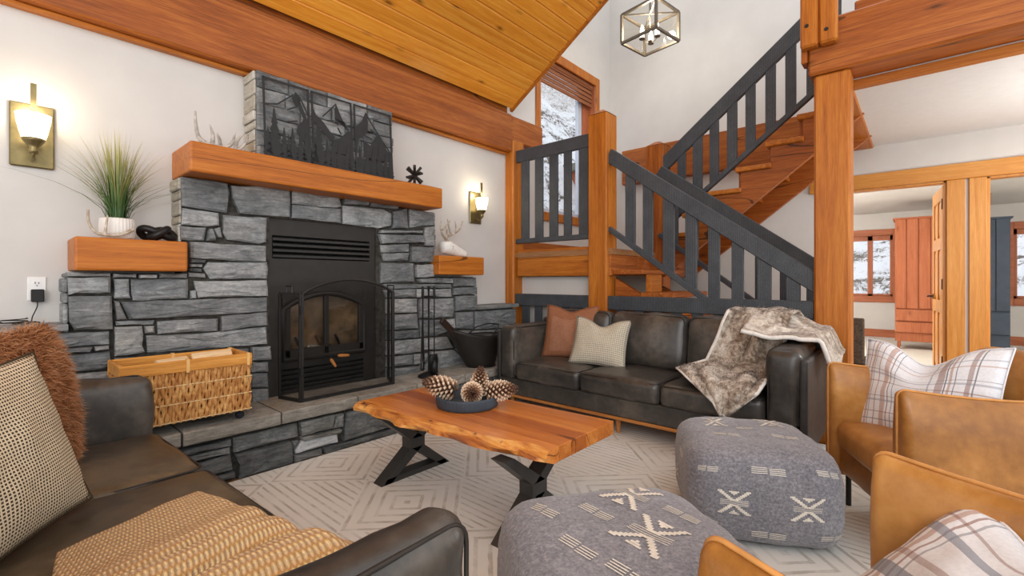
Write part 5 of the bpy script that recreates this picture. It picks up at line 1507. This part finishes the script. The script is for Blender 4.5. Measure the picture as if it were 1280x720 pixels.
# ================================================================== THROWS
def knit_mat():
    m = NM('tan_chunky_knit'); uv = m.node('TexCoord').outputs['UV']; s = m.sep(uv)
    a = m.math('MULTIPLY', s[0], 36.0); b = m.math('MULTIPLY', s[1], 46.0)
    row = m.math('FLOOR', a); off = m.math('MULTIPLY', m.math('FRACT', m.math('MULTIPLY', row, .5)), 1.0)
    fx = m.math('ABSOLUTE', m.math('SUBTRACT', m.math('FRACT', a), .5)); fy = m.math('ABSOLUTE', m.math('SUBTRACT', m.math('FRACT', m.math('ADD', b, off)), .5))
    h = m.math('SUBTRACT', 1.0, m.math('SQRT', m.math('ADD', m.math('MULTIPLY', m.math('MULTIPLY', fx, fx), 3.4), m.math('MULTIPLY', m.math('MULTIPLY', fy, fy), 3.4))), clamp=True)
    v = m.coord(); n = m.noise(v, 240, 3)
    hh = m.math('ADD', h, m.math('MULTIPLY', n, .3))
    m.bump(hh, 1.0, .012)
    return m.set(col=m.ramp(hh, [(.15, lin((186, 140, 84))), (.45, lin((226, 188, 132))), (.9, lin((244, 214, 166)))]), rough=.95, spec=.1, sheen=.2)
kt = thing('knitted_throw', 'tan chunky knitted throw bunched on the seat of the left dark sofa', 'throw', (.4, 1.35, .49))
def knit(u, v):
    # u along the length of the seat toward the viewer, v from the back of the seat to over its front edge
    y = lerp(1.78, .93, u) - .16 * (1 - v) * (1 - u)
    x = lerp(.02 + .10 * (1 - u) , .625 - .12 * (1 - u) ** 2, v)
    z = .53 + .012 * nz((x, y, 0), 6)
    f = sstep(.22, .55, u)
    z += f * .066 * (abs(math.sin((u * 4.4 - .12 * v + .15) * math.pi)) ** .8) * (.55 + .45 * math.sin(v * 2.4 + .5))
    z += f * .03 * sstep(.6, 1, v) * math.sin(u * 9)
    over = sstep(.86, 1.0, v); z -= .055 * over
    y += f * .03 * math.sin(v * 5 + u * 6)
    return (x, y, z)
MB().grid(knit, 90, 60, two=-.012).build('knit_cloth', knit_mat(), kt, smooth=True)

def faux_mat():
    m = NM('grey_brown_faux_fur'); v = m.coord(); a = m.noise(m.coord(scale=(1, 1, 1)), 6.5, 5, .6, .8); b = m.noise(v, 40, 4, .75)
    k = m.math('ADD', m.math('MULTIPLY', a, .62), m.math('MULTIPLY', b, .38))
    m.bump(b, .8, .012)
    return m.set(col=m.ramp(k, [(.36, lin((76, 64, 54))), (.46, lin((138, 122, 106))), (.53, lin((190, 178, 164))), (.64, lin((228, 223, 214)))]), rough=.95, spec=.1, sheen=.4)
FAUX = faux_mat()
ff = thing('fur_throw', 'grey-brown faux fur throw draped over the right arm and seat of the far sofa', 'throw', (3.6, .95, .6))
prof = [(4.02, .80), (4.00, .93), (3.93, .975), (3.82, .955), (3.755, .86), (3.71, .72), (3.665, .585), (3.58, .545), (3.42, .53), (3.28, .525), (3.215, .49), (3.20, .40), (3.195, .33)]
def pr(t):
    k = t * (len(prof) - 1); i = min(len(prof) - 2, int(k)); f = k - i
    return lerp(prof[i][0], prof[i + 1][0], f), lerp(prof[i][1], prof[i + 1][1], f)
def drape(u, v):
    x, z = pr(v)
    left = [1.06, 1.07, 1.08, 1.10, 1.13, 1.17, 1.22, 1.32, 1.36, 1.26, 1.14, 1.02, .98]; right = [.62, .64, .66, .68, .70, .71, .72, .72, .72, .73, .76, .86, .94]
    k = v * 12; i = min(11, int(k)); f = k - i
    y = lerp(lerp(left[i], left[i + 1], f), lerp(right[i], right[i + 1], f), u)
    fold = .030 * math.sin(u * 9 + v * 3.2 + 1.1 * math.sin(v * 6)) + .016 * math.sin(u * 19 + v * 7) + .014 * nz((x * 2, y * 2, z * 2), 3.5)
    up = sstep(.40, .62, v) * (1 - sstep(.74, .84, v))
    x -= abs(fold) * (1 - up) + .012; z += abs(fold) * (.35 + .9 * up) + .012
    return (x, y, z)
db = MB(); db.grid(drape, 40, 64, two=.014); db.build('draped_cloth', FAUX, ff, smooth=True)
def armdrape(u, v):
    # over the right arm and back corner: u along depth, v across the arm
    x = lerp(4.00, 3.42 + .12 * v, u); y = lerp(.92, .40, v)
    hump = .965 - .11 * u - .10 * sstep(.25, 1, v) - .17 * sstep(.82, 1.0, v) + .03 * math.sin(v * 7 + u * 3)
    z = hump + .018 * abs(math.sin(u * 8 + v * 2)) + .014 * nz((x, y, 0), 9)
    z = max(z, .835 - .2 * sstep(.84, 1, v))
    return (x, y, z)
hem = MB()
hem.tube([Vector(drape(0, k / 40)) + Vector((-.006, 0, .002)) for k in range(8, 41)] + [Vector(drape(k / 14, 1)) + Vector((-.006, 0, 0)) for k in range(1, 15)] + [Vector(drape(1, 1 - k / 24)) + Vector((-.006, 0, .002)) for k in range(1, 16)], .013, 7, flat=.7)
da = MB(); da.grid(armdrape, 36, 36, two=-.014); da.build('arm_cloth', FAUX, ff, smooth=True)
hem.tube([Vector(armdrape(1, k / 30)) + Vector((-.006, 0, .0)) for k in range(31)], .015, 7)
hem.build('satin_hem', paint('pale_satin_hem', (222, 219, 213), .6, .06, .1, 30), ff, smooth=True)
FAUXH = NM('faux_fur_hairs'); v_ = FAUXH.coord(); a_ = FAUXH.noise(v_, 6.5, 5, .6, .8)
s_ = FAUXH.sep(FAUXH.node('TexCoord').outputs['UV'])
FAUXH.set(col=FAUXH.ramp(FAUXH.math('ADD', FAUXH.math('MULTIPLY', a_, .7), FAUXH.math('MULTIPLY', s_[1], .22)), [(.36, lin((70, 58, 48))), (.48, lin((146, 130, 114))), (.57, lin((198, 188, 174))), (.70, lin((234, 229, 220)))]), rough=.8, spec=.15)
fur(db, 9000, .018, .0011, .2, FAUXH.m, ff, 'pile', 31, spread=1.0, world=True, comb=(0, 0, 0))
fur(da, 6000, .018, .0011, .2, FAUXH.m, ff, 'pile', 32, spread=1.0, world=True, comb=(0, 0, .2))

# ================================================================== LEFT SHELF
pl = thing('potted_grass', 'tall green and yellow ornamental grass in a ribbed white pot on the left shelf', 'plant', (.515, 3.53, 1.455))
POT = paint('white_ribbed_ceramic', (226, 222, 216), .5, .02, .02)
MB().lathe([(0, 1.457), (.066, 1.457), (.080, 1.47), (.083, 1.53), (.080, 1.575), (.076, 1.578), (.072, 1.57), (.07, 1.54), (0, 1.54)], 120, loc=(.515, 3.53, 0), flute=.018, nf=30).build('pot', POT, pl, smooth=True)
def blades(n, seed, tall, spread):
    rr = random.Random(seed); b = MB()
    for _ in range(n):
        th = rr.uniform(0, 6.283); r0 = rr.uniform(0, .05); L = rr.uniform(*tall); out = abs(rr.gauss(0, spread)); w = rr.uniform(.0018, .0038)
        base = Vector((.515 + r0 * math.cos(th), 3.53 + r0 * math.sin(th), 1.545)); dr = Vector((math.cos(th), math.sin(th) * .8, 0)); side = Vector((-dr.y, dr.x, 0)).normalized()
        V = []; U = []; w0 = rr.random()
        for k in range(6):
            t = k / 5; p = base + dr * (out * t ** 1.7) * L + Vector((0, 0, L * (t - .42 * min(1.2, out) * t * t)))
            if p.y > 3.705: p.y = 3.705
            ww = w * (1 - t) ** .6 + .0003
            V += [p - side * ww, p + side * ww]; U += [(w0, t), (w0, t)]
        b.add(V, [(2 * k, 2 * k + 1, 2 * k + 3, 2 * k + 2) for k in range(5)], None, U)
    return b
GR = NM('grass_blade'); s_ = GR.sep(GR.node('TexCoord').outputs['UV'])
GR.set(col=GR.ramp(GR.math('ADD', GR.math('MULTIPLY', s_[1], .75), GR.math('MULTIPLY', s_[0], .28)), [(.1, lin((40, 74, 34))), (.45, lin((84, 112, 56))), (.7, lin((150, 150, 84))), (.95, lin((206, 190, 130)))]), rough=.6)
blades(230, 2, (.36, .58), .30).build('grass_blades', GR.m, pl, kind='stuff', world=True)
blades(60, 3, (.36, .50), .8).build('arching_blades', GR.m, pl, kind='stuff', world=True)
ANT = NM('antler_horn'); v_ = ANT.coord(); f_ = ANT.noise(v_, 30, 4); ANT.bump(f_, .3, .004)
ANT.set(col=ANT.ramp(f_, [(.3, lin((134, 116, 98))), (.5, lin((178, 164, 146))), (.7, lin((212, 204, 190)))]), rough=.6); ANT = ANT.m
WHT = NM('bleached_antler'); v_ = WHT.coord(); f_ = WHT.noise(v_, 26, 4); WHT.bump(f_, .25, .004)
WHT.set(col=WHT.ramp(f_, [(.3, lin((124, 118, 110))), (.6, lin((194, 189, 180)))]), rough=.55); WHT = WHT.m
def spline(P, n=6):
    P = [Vector(p) for p in P]; Q = [P[0]] + P + [P[-1]]; out = []
    for i in range(1, len(Q) - 2):
        a, b, c, d = Q[i - 1], Q[i], Q[i + 1], Q[i + 2]
        for k in range(n):
            t = k / n
            out.append(.5 * ((2 * b) + (c - a) * t + (2 * a - 5 * b + 4 * c - d) * t * t + (3 * b - a - 3 * c + d) * t ** 3))
    return out + [P[-1]]
def taper(P, r0, r1, n=6):
    S = spline(P, n); m = len(S); return S, [lerp(r0, r1, (i / (m - 1)) ** 1.3) for i in range(m)]
an = thing('shed_antler', 'curved tan antler in front of the potted grass on the left shelf', 'antler', (.47, 3.44, 1.457))
b = MB()
S, r = taper([(.575, 3.44, 1.515), (.52, 3.42, 1.482), (.455, 3.415, 1.472), (.405, 3.42, 1.485), (.378, 3.425, 1.54), (.376, 3.43, 1.605)], .010, .006); b.tube(S, r, 8)
S, r = taper([(.445, 3.415, 1.472), (.45, 3.425, 1.52), (.458, 3.43, 1.585)], .009, .004); b.tube(S, r, 8)
b.build('horn', ANT, an, smooth=True)
kn = thing('ceramic_knot', 'black ceramic knot sculpture on the right end of the left shelf', 'sculpture', (.71, 3.52, 1.457))
P = []
for i in range(90):
    a = 2 * math.pi * i / 90
    P.append((.708 + .036 * (math.sin(a) + 2 * math.sin(2 * a)) * .85, 3.53 + .030 * (math.cos(a) - 2 * math.cos(2 * a)) * .8, 1.507 + .026 * -math.sin(3 * a)))
MB().tube(P, .0215, 12, closed=True).build('knot_loop', paint('black_ceramic', (28, 26, 26), .4, .1, .05), kn, smooth=True)

# ================================================================== MANTEL
am = thing('antler_bundle', 'pale white antlers lying on the left end of the mantel', 'antlers', (.98, 3.45, 2.066))
for k, (rt, tines) in enumerate((([(1.06, 3.44, 2.085), (.97, 3.43, 2.082), (.90, 3.43, 2.12), (.878, 3.42, 2.20), (.876, 3.42, 2.28)], [[(.97, 3.43, 2.085), (.972, 3.42, 2.15), (.955, 3.42, 2.215)], [(1.03, 3.44, 2.085), (1.085, 3.43, 2.125), (1.10, 3.42, 2.20)]]),
        ([(.95, 3.50, 2.085), (1.05, 3.50, 2.080), (1.13, 3.49, 2.10), (1.185, 3.48, 2.16), (1.20, 3.48, 2.225)], [[(1.12, 3.49, 2.095), (1.13, 3.47, 2.16), (1.165, 3.46, 2.215)], [(1.04, 3.50, 2.085), (1.03, 3.49, 2.15), (1.015, 3.49, 2.19)]]))):
    b = MB(); S, r = taper(rt, .021, .005); b.tube(S, r, 8)
    for q in tines: S, r = taper(q, .015, .004); b.tube(S, r, 7)
    b.build('antler', WHT, am, smooth=True)
# three cut-metal mountain panels
METAL = paint('cut_black_metal', (42, 43, 44), .5, .1, .03, 20, .4, .3)
def tree_poly(cx, z0, h, w):
    L = [(cx - w * .06, z0)]; n = 6
    for k in range(n):
        t = k / n; L.append((cx - w / 2 * (1 - t) , z0 + h * (.06 + .94 * t))); L.append((cx - w / 2 * (1 - t) * .45, z0 + h * (.06 + .94 * (t + .7 / n))))
    L.append((cx, z0 + h))
    return L + [(2 * cx - x, z) for x, z in reversed(L[:-1])]
def art_panel(label, x0, x1, peaks, lines, trees, lo):
    zt_, zb_ = 2.655, 2.068; t = thing('metal_wall_art', label, 'wall art', ((x0 + x1) / 2, 3.42, zb_), 0, 'mountain panels on the mantel')
    fy = lambda a, c_, d: (a, 3.415 + d + (c_ - zb_) * .08, c_)
    fr = MB(); q = .014
    for poly in ([(x0, zb_), (x0 + q, zb_), (x0 + q, zt_), (x0, zt_)], [(x1 - q, zb_), (x1, zb_), (x1, zt_), (x1 - q, zt_)], [(x0, zt_ - q), (x1, zt_ - q), (x1, zt_), (x0, zt_)], [(x0, zb_), (x1, zb_), (x1, zb_ + .02), (x0, zb_ + .02)]):
        fr.prism(poly, fy, 0, .006)
    fr.build('frame', METAL, t)
    W = x1 - x0
    for poly in peaks: MB().prism([(x0 + a * W, zb_ + b * .587) for a, b in poly], fy, .001, .005).build('mountain', METAL, t)
    if lines:
        m = MB()
        for (a, b), (c_, d) in lines: m.bar(fy(x0 + a * W, zb_ + b * .587, .003), fy(x0 + c_ * W, zb_ + d * .587, .003), .010, .004, (0, 1, 0))
        m.build('ridge_line', METAL, t)
    MB().prism([(x0, zb_)] + [(x1, zb_), (x1, zb_ + lo[1] * .587), ((x0 + x1) / 2, zb_ + (lo[0] + lo[1]) * .29), (x0, zb_ + lo[0] * .587)], fy, .001, .005).build('ground', METAL, t)
    for (c_, h, w) in trees: MB().prism(tree_poly(x0 + c_ * W, zb_ + .03, h * .587, w), fy, -.001, .003).build('pine_tree', METAL, t)
art_panel('left metal panel of pines with two mountain peaks, on the mantel', 1.286, 1.615,
    [[(.70, .90), (.80, .80), (.93, .62), (1, .55), (1, .25), (.80, .32), (.70, .40), (.72, .50), (.82, .55), (.86, .60), (.78, .70)], [(.62, .82), (.70, .92), (.82, .86), (.78, .76), (.70, .72)]],
    [((.03, .66), (.30, .70)), ((.30, .70), (.66, .88)), ((.50, .66), (.74, .74)), ((.45, .50), (.72, .55)), ((.82, .84), (1, .62))],
    [(.22, .60, .13), (.42, .38, .08), (.60, .40, .09), (.78, .36, .09), (.90, .38, .08), (.08, .34, .07), (.51, .30, .06)], (.22, .22))
art_panel('middle metal panel of pines under a snow-capped peak, on the mantel', 1.632, 1.966,
    [[(0, .82), (.10, .70), (.28, .62), (.42, .52), (.55, .46), (.48, .40), (.30, .46), (.15, .56), (0, .62)], [(.56, .84), (.60, .92), (.70, .78), (.86, .60), (.92, .58), (.80, .70), (.72, .66), (.66, .70), (.62, .62), (.56, .72)], [(.45, .36), (.70, .48), (.86, .58), (1, .60), (1, .25), (.5, .25)]],
    [((.26, .70), (.42, .80)), ((.42, .80), (.60, .92)), ((.36, .66), (.54, .68)), ((.62, .60), (.70, .52))],
    [(.14, .58, .13), (.34, .36, .08), (.48, .34, .08), (.62, .32, .07), (.84, .34, .08), (.95, .36, .08), (.04, .40, .07)], (.24, .24))
art_panel('right metal panel of pines under a sharp peak, on the mantel', 1.983, 2.337,
    [[(0, .66), (.20, .78), (.30, .92), (.36, .80), (.34, .64), (.24, .58), (.10, .52), (.04, .3), (0, .3)], [(.22, .52), (.40, .46), (.52, .58), (.62, .66), (.74, .56), (.86, .44), (1, .40), (1, .28), (.22, .28)]],
    [((.30, .92), (.62, .66)), ((.42, .70), (.58, .64)), ((.62, .66), (.97, .40)), ((.20, .60), (.46, .56))],
    [(.12, .36, .08), (.30, .34, .08), (.46, .40, .09), (.62, .44, .09), (.80, .34, .08), (.92, .36, .08)], (.26, .20))
sj = thing('starburst_sculpture', 'dark bronze spiky starburst sculpture near the right end of the mantel', 'sculpture', (2.575, 3.44, 2.066))
BRZ = paint('dark_bronze', (50, 44, 40), .45, .15, .08, 25, .5, .4)
for k, (a, e) in enumerate(((0, 90), (0, 20), (60, 40), (120, 35), (180, 42), (240, 38), (300, 45), (90, -5))):
    d = Vector((math.cos(R(a)) * math.cos(R(e)), math.sin(R(a)) * math.cos(R(e)) * .8, math.sin(R(e)))).normalized()
    l1 = .095; c_ = Vector((2.575, 3.44, 2.168))
    l2 = .095
    MB().bar(c_ - d * l2, c_ + d * l1, .021, .021).build('spike', BRZ, sj, bevel=.003)
# skull on the right shelf
BONE = paint('white_bone', (228, 226, 220), .55, .04, .15, 20)
sk = thing('deer_skull', 'white deer skull with brown antlers on the right shelf', 'skull', (3.10, 3.52, 1.455))
S = spline([(2.965, 3.53, 1.54), (3.02, 3.53, 1.545), (3.09, 3.53, 1.53), (3.17, 3.52, 1.505), (3.26, 3.51, 1.482)], 5)
m = len(S); rad = [.036 + .046 * math.sin(math.pi * min(1, (i / (m - 1)) * .9 + .12)) * (1 - .6 * i / (m - 1)) for i in range(m)]
b = MB().tube(S, rad, 14); b.tube(spline([(2.99, 3.53, 1.50), (3.10, 3.53, 1.472), (3.26, 3.51, 1.466)], 4), [.016] * 4 + [.010] * 5, 8)
b.build('cranium', BONE, sk, smooth=True)
dk = paint('bone_hollow', (92, 88, 82), .9)
for s in (-1, 1): MB().lathe([(0, .006), (.014, .004), (.018, 0), (.014, -.004), (0, -.006)], 12, Matrix.Translation((3.055, 3.53 + s * .064, 1.54)) @ Matrix.Rotation(R(90), 4, 'X')).build('eye_socket', dk, sk)
MB().lathe([(0, .008), (.008, .004), (.01, 0), (0, -.004)], 10, Matrix.Translation((3.275, 3.508, 1.487)) @ Matrix.Rotation(R(80), 4, 'Y')).build('nose_opening', dk, sk)
for rt, tines in (([(3.02, 3.50, 1.60), (2.96, 3.47, 1.63), (2.90, 3.44, 1.66), (2.86, 3.42, 1.73), (2.87, 3.41, 1.80)], [[(2.97, 3.475, 1.625), (2.975, 3.46, 1.67), (2.985, 3.46, 1.72)], [(2.885, 3.43, 1.69), (2.95, 3.43, 1.75), (3.00, 3.44, 1.80)]]),
        ([(3.04, 3.56, 1.60), (3.07, 3.57, 1.65), (3.15, 3.57, 1.69), (3.23, 3.56, 1.74), (3.265, 3.55, 1.83)], [[(3.06, 3.57, 1.63), (3.05, 3.55, 1.68), (3.045, 3.55, 1.73)], [(3.12, 3.57, 1.675), (3.08, 3.55, 1.75), (3.05, 3.54, 1.83)], [(3.19, 3.565, 1.71), (3.17, 3.55, 1.77), (3.155, 3.55, 1.82)]])):
    b = MB(); S, r = taper(rt, .015, .005); b.tube(S, r, 8)
    for q in tines: S, r = taper(q, .011, .004); b.tube(S, r, 7)
    b.build('antler', ANT, sk, smooth=True)

# ================================================================== WALL SCONCES, OUTLET
BRASS = paint('antique_brass', (132, 118, 80), .36, .12, .03, 14, .5, .75)
SHADE = glow('frosted_sconce_glass', (255, 236, 200), 2.6)
def sconce(label, cx):
    t = thing('wall_sconce', label, 'wall lamp', (cx, YW, 2.02), 0, 'brass wall sconces'); w = .088
    V = MB().box(cx - w, cx + w, YW - .022, YW - .002, 1.845, 2.195)
    V.build('back_plate', BRASS, t, bevel=.006)
    MB().box(cx - .012, cx + .012, YW - .115, YW - .105, 2.06, 2.285).build('finial_strip', BRASS, t)
    MB().tube(spline([(cx, YW - .02, 1.90), (cx, YW - .07, 1.88), (cx, YW - .11, 1.90), (cx, YW - .112, 1.935)], 5), .008, 8).tube([(cx, YW - .11, 1.92), (cx, YW - .118, 2.0), (cx, YW - .11, 2.08)], .006, 6).build('arm', BRASS, t, smooth=True)
    MB().lathe([(.0, 1.905), (.018, 1.905), (.022, 1.925), (.016, 1.935), (.028, 1.95), (.044, 1.972), (.048, 1.985)], 20, loc=(cx, YW - .112, 0)).build('socket_cup', BRASS, t, smooth=True)
    MB().lathe([(.046, 1.98), (.056, 2.02), (.066, 2.07), (.071, 2.115), (.067, 2.115), (.052, 2.02), (.0, 1.985)], 24, loc=(cx, YW - .112, 0)).build('glass_shade', SHADE, t, smooth=True)
    l = point_light('sconce_lamp', (cx, YW - .112, 2.16), 2.6, (1.0, .86, .62), .03); l.parent = t; l.location = (0, -.112, .14)
sconce('brass wall sconce with a lit white glass shade left of the fireplace', .176)
sconce('brass wall sconce with a lit white glass shade right of the fireplace', 3.60)
op = thing('wall_outlet', 'white wall outlet with a black charger plugged in', 'outlet', (.195, YW, 1.17))
MB().box(.157, .232, YW - .007, YW - .001, 1.105, 1.237).build('cover_plate', WHITE, op, bevel=.003)
for zc in (1.199, 1.143): MB().lathe([(0, .0), (.018, .0), (.019, -.003)], 20, Matrix.Translation((.1945, YW - .0085, zc)) @ Matrix.Rotation(R(90), 4, 'X')).build('socket_face', WHITE, op)
for dx, h in ((-.007, .012), (.007, .009)): MB().box(.1945 + dx - .0015, .1945 + dx + .0015, YW - .0105, YW - .0085, 1.198, 1.198 + h).build('slot', BLACK_STEEL, op)
MB().lathe([(0, 0), (.003, 0), (.003, -.002)], 8, Matrix.Translation((.1945, YW - .0105, 1.189)) @ Matrix.Rotation(R(90), 4, 'X')).build('ground_hole', BLACK_STEEL, op)
ad = thing('charger', 'black plug-in charger with a thin cord on the wall outlet', 'charger', (.197, YW - .03, 1.10))
PLAS = paint('black_plastic', (36, 36, 36), .5, .05, .02)
MB().box(.170, .222, YW - .045, YW - .009, 1.098, 1.168).build('adapter', PLAS, ad, bevel=.004)
MB().tube(spline([(.195, YW - .03, 1.098), (.194, YW - .03, 1.07), (.175, YW - .06, 1.02), (.165, YW - .08, .99), (.12, YW - .10, .986), (.10, YW - .13, .988), (.16, YW - .14, .99), (.20, YW - .11, .99), (.16, YW - .08, .994), (.10, YW - .10, .992), (.06, YW - .09, .995), (.02, YW - .09, 1.03), (-.02, YW - .09, 1.01)], 6), .0028, 6).tube([(.105 + .05 * math.cos(i * .45), YW - .11 + .022 * math.sin(i * .45), .986 + .001 * i) for i in range(30)], .0028, 6).build('cord', PLAS, ad, smooth=True)
sp = thing('black_adapter_box', 'black adapter box lying on the stone ledge at the left edge', 'adapter', (-.05, YW - .09, .981))
MB().box(-.13, .01, YW - .13, YW - .05, .982, 1.02).build('case', PLAS, sp, bevel=.006)

# ================================================================== LANTERN PENDANT
lp = thing('lantern_pendant', 'bronze box lantern pendant with glass panes and lit candles over the stairs', 'pendant lamp', (5.25, 2.42, 4.25))
px, py = 5.25, 2.42; hw = .235; z0, z1 = 4.06, 4.40
Mz = Matrix.Translation((px, py, 0)) @ Matrix.Rotation(R(-9), 4, 'Z')
BRZ2 = paint('lantern_bronze', (108, 98, 84), .45, .1, .03, 20, .5, .5)
crn = [(-hw, -hw), (hw, -hw), (hw, hw), (-hw, hw)]
for (x, y) in crn: MB().box(x - .014, x + .014, y - .014, y + .014, z0, z1, Mz).build('corner_bar', BRZ2, lp)
for z in (z0, z1):
    for i in range(4):
        p, q = crn[i], crn[(i + 1) % 4]
        b = MB(); b.bar((*p, z), (*q, z), .027, .027); b.v = [Mz @ v for v in b.v]; b.build('frame_bar', BRZ2, lp)
LGL = glass('lantern_glass', (.96, .94, .90, 1), .07)
for i in range(4):
    p, q = crn[i], crn[(i + 1) % 4]
    MB().add([(*p, z0), (*q, z0), (*q, z1), (*p, z1)], [(0, 1, 2, 3)], Mz).build('glass_pane', LGL, lp)
b = MB(); b.tube([(0, 0, z1), (0, 0, 4.62)], .012, 8); b.tube([(0, 0, 4.07), (0, 0, z1)], .006, 6)
b.bar((-hw, -hw, z1), (hw, hw, z1), .014, .014); b.bar((-hw, hw, z1), (hw, -hw, z1), .014, .014); b.v = [Mz @ v for v in b.v]; b.build('stem', BRZ2, lp)
MB().lathe([(0, 4.055), (.026, 4.06), (.028, 4.075), (0, 4.085)], 14, loc=(px, py, 0)).build('hub', BRZ2, lp, smooth=True)
CAND = glow('lit_candle_sleeve', (255, 240, 214), 2.2); BULB = glow('candle_bulb', (255, 238, 205), 14)
for i in range(3):
    a = R(20 + 120 * i); x, y = px + .10 * math.cos(a), py + .10 * math.sin(a)
    arm = MB().tube(spline([(px, py, 4.07), (px + .06 * math.cos(a), py + .06 * math.sin(a), 4.055), (x, y, 4.085)], 5), .005, 6); o = arm.build('candle_arm', BRZ2, lp)
    MB().lathe([(0, 4.08), (.034, 4.085), (.036, 4.095), (0, 4.097)], 14, loc=(x, y, 0)).build('drip_cup', BRZ2, o)
    MB().lathe([(.026, 4.097), (.026, 4.19), (0, 4.19)], 14, loc=(x, y, 0)).build('candle_sleeve', CAND, o)
    MB().lathe([(0, 4.19), (.013, 4.20), (.016, 4.215), (.010, 4.24), (0, 4.262)], 12, loc=(x, y, 0)).build('bulb', BULB, o, smooth=True)
pl_ = point_light('lantern_lamp', (px, py, 4.3), 14, (1, .88, .7), .05)
pl_.parent = lp; pl_.location = (0, 0, .05)

# ================================================================== HALL: ceiling lamp, dining chair
cl = thing('ceiling_lamp', 'round ceiling lamp with a scrolled bracket at the right edge under the gallery', 'ceiling lamp', (4.95, -.80, 2.72))
MB().lathe([(0, 2.718), (.09, 2.718), (.09, 2.70), (0, 2.695)], 24, loc=(4.95, -.80, 0)).build('canopy', BRZ2, cl)
MB().tube(spline([(4.95, -.71, 2.70), (4.95, -.66, 2.66), (4.95, -.63, 2.62), (4.95, -.68, 2.60)], 6), .006, 6).build('bracket', BLACK_STEEL, cl, smooth=True)
MB().lathe([(.0, 2.56), (.12, 2.60), (.15, 2.66), (.15, 2.67), (.0, 2.67)], 24, loc=(4.95, -.86, 0)).build('bowl_shade', glow('hall_lamp_glass', (255, 244, 225), 1.5), cl, smooth=True)
dc = thing('dining_chair', 'dark woven dining chair half hidden behind the large post', 'chair', (5.45, .45, 0))
WOV = paint('dark_woven_seat', (84, 72, 60), .8, .25, .4, 60, .2)
MB().rbox((5.30, .53, .66), (.05, .30, .42), .015, .1).build('backrest', WOV, dc, smooth=True)
MB().rbox((5.51, .47, .45), (.42, .42, .05), .02, .1).build('seat', WOV, dc, smooth=True)
for x in (5.32, 5.70):
    for y in (.30, .64): MB().box(x - .018, x + .018, y - .018, y + .018, 0, .43).build('leg', FIR['Z'], dc)
